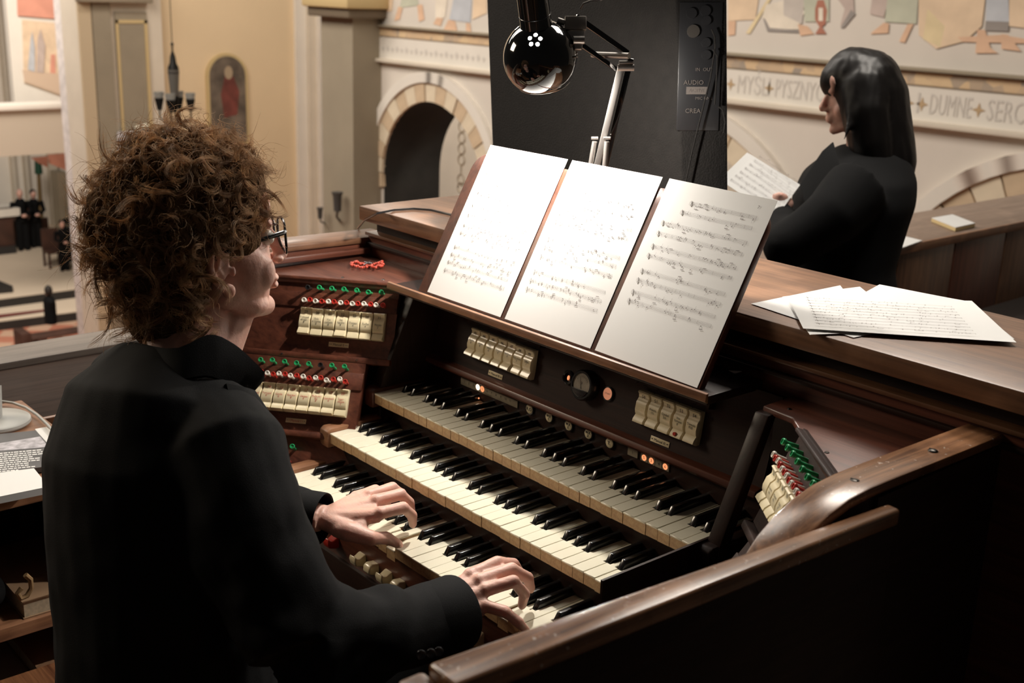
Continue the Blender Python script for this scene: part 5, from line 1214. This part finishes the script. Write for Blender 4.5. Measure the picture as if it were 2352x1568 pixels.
def hair_mat(name, c1, c2, tr=.35, rough=.45):
    m = bpy.data.materials.new(name); m.use_nodes = True; nt = m.node_tree; p = nt.nodes['Principled BSDF']
    tc = nt.nodes.new('ShaderNodeTexCoord'); nz = nt.nodes.new('ShaderNodeTexNoise'); nz.inputs['Scale'].default_value = 45; nt.links.new(tc.outputs['Object'], nz.inputs['Vector'])
    rp = nt.nodes.new('ShaderNodeValToRGB'); rp.color_ramp.elements[0].position = .35; rp.color_ramp.elements[1].position = .65; rp.color_ramp.elements[0].color = (*c1, 1); rp.color_ramp.elements[1].color = (*c2, 1)
    nt.links.new(nz.outputs['Fac'], rp.inputs['Fac']); nt.links.new(rp.outputs['Color'], p.inputs['Base Color']); p.inputs['Roughness'].default_value = rough
    if tr:
        tl_ = nt.nodes.new('ShaderNodeBsdfTranslucent'); nt.links.new(rp.outputs['Color'], tl_.inputs['Color']); mx = nt.nodes.new('ShaderNodeMixShader'); mx.inputs[0].default_value = tr
        nt.links.new(p.outputs[0], mx.inputs[1]); nt.links.new(tl_.outputs[0], mx.inputs[2]); nt.links.new(mx.outputs[0], nt.nodes['Material Output'].inputs[0])
    return m
hm1 = hair_mat('curly_fair_hair', srgb(164, 130, 98), srgb(240, 212, 178), .6)
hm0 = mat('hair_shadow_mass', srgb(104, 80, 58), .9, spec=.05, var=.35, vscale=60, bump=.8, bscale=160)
b = MB(); b.T = HM
rg = random.Random(5)
def hair_ok(d):
    x, y, z = d
    if y > .62 and z < .52: return False                       # face
    if abs(x) < .45 and y > .40 and z < .45: return False
    if y > .28 and z < .05: return False
    if y > -.12 and z < -.12: return False                     # ear and jaw
    if z < -.86: return False
    return True
b.ell((0, -.030, .045), (.092, .098, .092), 24, 16); b.ell((0, -.060, -.030), (.080, .068, .075), 20, 14); b.ell((0, -.066, -.095), (.068, .050, .055), 16, 12); b.ell((0, .015, .078), (.080, .075, .058), 20, 14)
for s in (-1, 1): b.ell((s * .072, .022, .028), (.020, .034, .036), 12, 10)
for k in range(110):
    d = Vector((rg.gauss(0, 1), rg.gauss(0, 1), rg.gauss(0, 1))).normalized()
    if not hair_ok(d): continue
    c = Vector((d.x * .098, -.030 + d.y * .108, .035 + d.z * .105)); b.ell(c, rg.uniform(.016, .026), 8, 6)
me = blob(b, 'hair', .0045, 3); displace(me, lambda p, n: .006 * noise.noise(Vector(p) * 55))
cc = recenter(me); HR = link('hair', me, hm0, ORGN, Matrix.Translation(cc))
HMn = np.array(HM)
def curls(n_cl, per, seed, rmin, rmax, Lmin, Lmax, hel, rad_, tight, jit):
    g = np.random.default_rng(seed); out = []; S_ = 18; t = np.linspace(0, 1, S_)
    while len(out) < n_cl * per:
        d = g.normal(size=3); d /= np.linalg.norm(d)
        if not hair_ok(d): continue
        r = g.uniform(rmin, rmax); root = np.array([d[0] * r * .92, -.024 + d[1] * r * (1.0 if d[1] > 0 or d[2] < .2 else .94), .037 + d[2] * r * 1.0])
        if d[2] < -.2: root[2] -= .075 * (-d[2] - .2)
        dirv = d + g.normal(size=3) * .45; dirv[2] -= .30; dirv /= np.linalg.norm(dirv)
        if d[1] > 0 and d[2] > .3: dirv[1] += .25; dirv /= np.linalg.norm(dirv)
        L = g.uniform(Lmin, Lmax); u = np.cross(dirv, g.normal(size=3)); u /= np.linalg.norm(u); w = np.cross(dirv, u)
        turns = g.uniform(*tight); ph = g.uniform(0, 6.28); hr = g.uniform(*hel); bend = g.normal(size=3) * .35 * L; sgn = g.choice((-1, 1))
        for q in range(per):
            h = hr * (1 + .12 * g.normal()) ; p2 = ph + .18 * g.normal(); o = g.normal(size=3) * jit; LL = L * (1 + .1 * g.normal())
            a = sgn * turns * 2 * pi * t + p2; env = np.minimum(1, t * 3)
            P = root + o + dirv * (LL * t)[:, None] + u * (h * env * np.cos(a))[:, None] + w * (h * env * np.sin(a))[:, None] + bend * (t ** 2)[:, None] + np.array([0, 0, -.012]) * (t ** 2)[:, None]
            out.append(P)
    P = np.array(out[:n_cl * per]); P = P @ HMn[:3, :3].T + HMn[:3, 3]
    return strands(P, rad_ * np.clip(1.15 - t ** 3, .3, 1))
sets = [curls(640, 15, 1, .102, .122, .018, .038, (.009, .0165), .00042, (.7, 1.25), .0009), curls(1500, 1, 2, .106, .128, .025, .050, (.006, .016), .00028, (.7, 1.6), .002)]
V = np.concatenate([s[0] for s in sets]); F = np.concatenate([sets[0][1], sets[1][1] + len(sets[0][0])])
me = fast_mesh('curls', V, F); cc = recenter(me); link('curls', me, hm1, HR, Matrix.Translation(cc), kind='stuff')

# ================================================================ the woman by the parapet
WD = 3.2
wq = lambda u, v, d=WD: Vector(pt(u, v, d))
WO = wq(1965, 640); WMN = empty('person', (WO.x, WO.y, 0), 'standing woman with long black hair and dark coat reading a sheet', 'person')
rh = Vector((CR[0], CR[1], 0)).normalized(); fh = Vector((CF[0], CF[1], 0)).normalized()
FM = Matrix((( -rh.x, fh.x, 0, 0), (-rh.y, fh.y, 0, 0), (0, 0, 1, 0), (0, 0, 0, 1)))     # local x = facing (picture left), y = away, z up
def ring_tube(b, pts, n=22):
    vs = []; fs = []
    for (c, a, d_) in pts:
        for k in range(n):
            t = 2 * pi * k / n; vs.append(tuple(c + rh * (a * cos(t)) + fh * (d_ * sin(t))))
    for i in range(len(pts) - 1):
        for k in range(n): fs.append((i * n + k, i * n + (k + 1) % n, (i + 1) * n + (k + 1) % n, (i + 1) * n + k))
    fs += [tuple(range(n - 1, -1, -1)), tuple((len(pts) - 1) * n + k for k in range(n))]
    b.add(vs, fs)
b = MB(); base = wq(1940, 660)
low = lambda z, o=0: Vector((base.x, base.y, z)) + rh * o
k_ = WD / FPX
ring_tube(b, [(low(.42), .17, .20), (low(.6), .165, .20), (low(.85), .155, .20), (wq(1930, 600), 120 * k_, .185), (wq(1943, 520), 134 * k_, .20), (wq(1960, 455), 134 * k_, .215), (wq(1972, 405), 124 * k_, .195), (wq(1988, 365), 100 * k_, .13), (wq(1996, 335), 66 * k_, .075)])
b.tube([wq(1975, 430, 3.03), wq(1910, 500, 2.98), wq(1808, 565, 2.99)], [.085, .074, .060], 16); b.ell(wq(1806, 566, 2.99), .058, 14, 10)
b.tube([wq(1806, 566, 2.99), wq(1796, 530, 3.08), wq(1790, 490, 3.16)], [.058, .052, .040], 16)
b.tube([wq(1960, 430, 3.38), wq(1850, 540, 3.42), wq(1805, 480, 3.34)], [.07, .056, .04], 14)
me = blob(b, 'coat', .011, 8); displace(me, lambda p, n: .006 * noise.noise(Vector(p) * 7)); cc = recenter(me); CT = link('coat', me, M['suit'], WMN, Matrix.Translation(cc))
b = MB(); lp = [wq(u, v, d) for u, v, d in ((1915, 326, 3.10), (1890, 348, 3.10), (1838, 425, 3.12), (1850, 470, 3.06), (1935, 400, 3.03))]
b.add([tuple(p) for p in lp] + [tuple(p + fh * .01) for p in lp], [tuple(range(5)), tuple(range(9, 4, -1))] + [(i, (i + 1) % 5, (i + 1) % 5 + 5, i + 5) for i in range(5)]); b.build('lapel', M['suit'], CT, bev=.003)
b = MB()
for k in (-1, 1):
    c0_ = low(0, .02) + fh * (.09 * k); b.tube([c0_ + Vector((0, 0, .55)), c0_ + Vector((0, 0, .28)), c0_ + Vector((0, 0, .06))], [.07, .055, .04], 12); b.ell(c0_ - rh * .06 + Vector((0, 0, .035)), (.09, .05, .035), 12, 8)
me = blob(b, 'legs', .012, 3); cc = recenter(me); link('legs', me, M['suit'], WMN, Matrix.Translation(cc))
# skin: head, neck and hand
WH = wq(1966, 214); WHM = Matrix.Translation(WH) @ Matrix(((-rh.y * 1, -rh.x, 0, 0), (rh.x, -rh.y, 0, 0), (0, 0, 1, 0), (0, 0, 0, 1))) @ Matrix.Rotation(-.20, 4, 'X') @ Matrix.Diagonal((.84, .84, .84, 1))
b = MB(); b.T = WHM; head_shape(b); b.T = None
b.tube([WHM @ Vector((0, -.02, -.05)), wq(1985, 345), wq(1988, 420)], [.045, .048, .06], 14)
b.tube([wq(1988, 420), wq(1975, 520), wq(1962, 640), low(.4)], [.06, .08, .08, .07], 12)
b.tube([wq(1985, 440, 3.1), wq(1925, 505, 2.99), wq(1812, 568, 3.0), wq(1795, 500, 3.14)], [.04, .035, .03, .022], 12)
wh0 = wq(1795, 492, 3.15)
b.tube([wh0, wq(1796, 468, 3.16)], [.024, .028], 12); b.ell(wq(1794, 468, 3.16), (.034, .034, .026), 12, 8)
fg = [[(1800, 462), (1784, 448), (1775, 452)], [(1793, 466), (1777, 455), (1770, 461)], [(1790, 472), (1774, 464), (1767, 470)], [(1788, 478), (1774, 474), (1768, 480)]]
for j in fg: b.tube([wq(u, v, 3.13) for u, v in j], [.011, .0095, .0075], 10)
b.tube([wq(1808, 470, 3.15), wq(1800, 452, 3.13), wq(1788, 446, 3.12)], [.013, .011, .008], 10)
me = blob(b, 'body', .0045, 4); cc = recenter(me); link('body', me, M['skin'], WMN, Matrix.Translation(cc))
# hair
wh = mat('straight_black_hair', (.007, .0055, .005), .42, spec=.35)
b = MB()
def chain(b, pts, n=8):
    for (u0, v0, d0, r0), (u1, v1, d1, r1) in zip(pts, pts[1:]):
        for k in range(n + 1):
            f = k / n; b.ell(wq(u0 + (u1 - u0) * f, v0 + (v1 - v0) * f, d0 + (d1 - d0) * f), r0 + (r1 - r0) * f, 14, 10)
chain(b, [(1985, 200, 3.20, .096), (2005, 225, 3.20, .094), (2020, 300, 3.20, .088), (2036, 370, 3.20, .080), (2038, 420, 3.20, .066), (2036, 455, 3.20, .040)])
chain(b, [(1990, 196, 3.20, .096), (1962, 178, 3.20, .082), (1935, 182, 3.20, .060), (1912, 190, 3.20, .034), (1902, 205, 3.2, .018)])
chain(b, [(1985, 205, 3.17, .078), (1990, 260, 3.15, .066), (2000, 330, 3.15, .058), (2015, 400, 3.16, .050)])
chain(b, [(1962, 205, 3.16, .034), (1958, 245, 3.13, .020), (1952, 280, 3.12, .011), (1945, 305, 3.11, .006), (1938, 322, 3.11, .003)], 10)
me = blob(b, 'hair', .005, 12); displace(me, lambda p, n: .0016 * noise.noise(Vector((p[0] * 60, p[1] * 60, p[2] * 6)))); cc = recenter(me); WHR = link('hair', me, wh, WMN, Matrix.Translation(cc))
# sheet in her hand
q = [wq(1716, 350, 3.22), wq(1838, 424, 3.16), wq(1782, 500, 3.08), wq(1652, 412, 3.16)]
b = MB(); nrm = (q[1] - q[0]).cross(q[3] - q[0]).normalized(); b.hexa(q, [p + nrm * .0008 for p in q]); sh = b.build('sheet_music', M['paper'], None, label='white sheet of music held in the standing woman\'s hand', cat='sheet music')
Fk = frame(q[3], q[2] - q[3], q[0] - q[3]); s_ = -1 if Fk.col[2].xyz.dot(Vector(CF)) > 0 else 1
notation(Fk @ Matrix.Translation((0, 0, .0015 * s_)), st([.02, .04, .06, .08, .10, .12, .14]), .02, (q[2] - q[3]).length - .02, 31, sh, z=0)
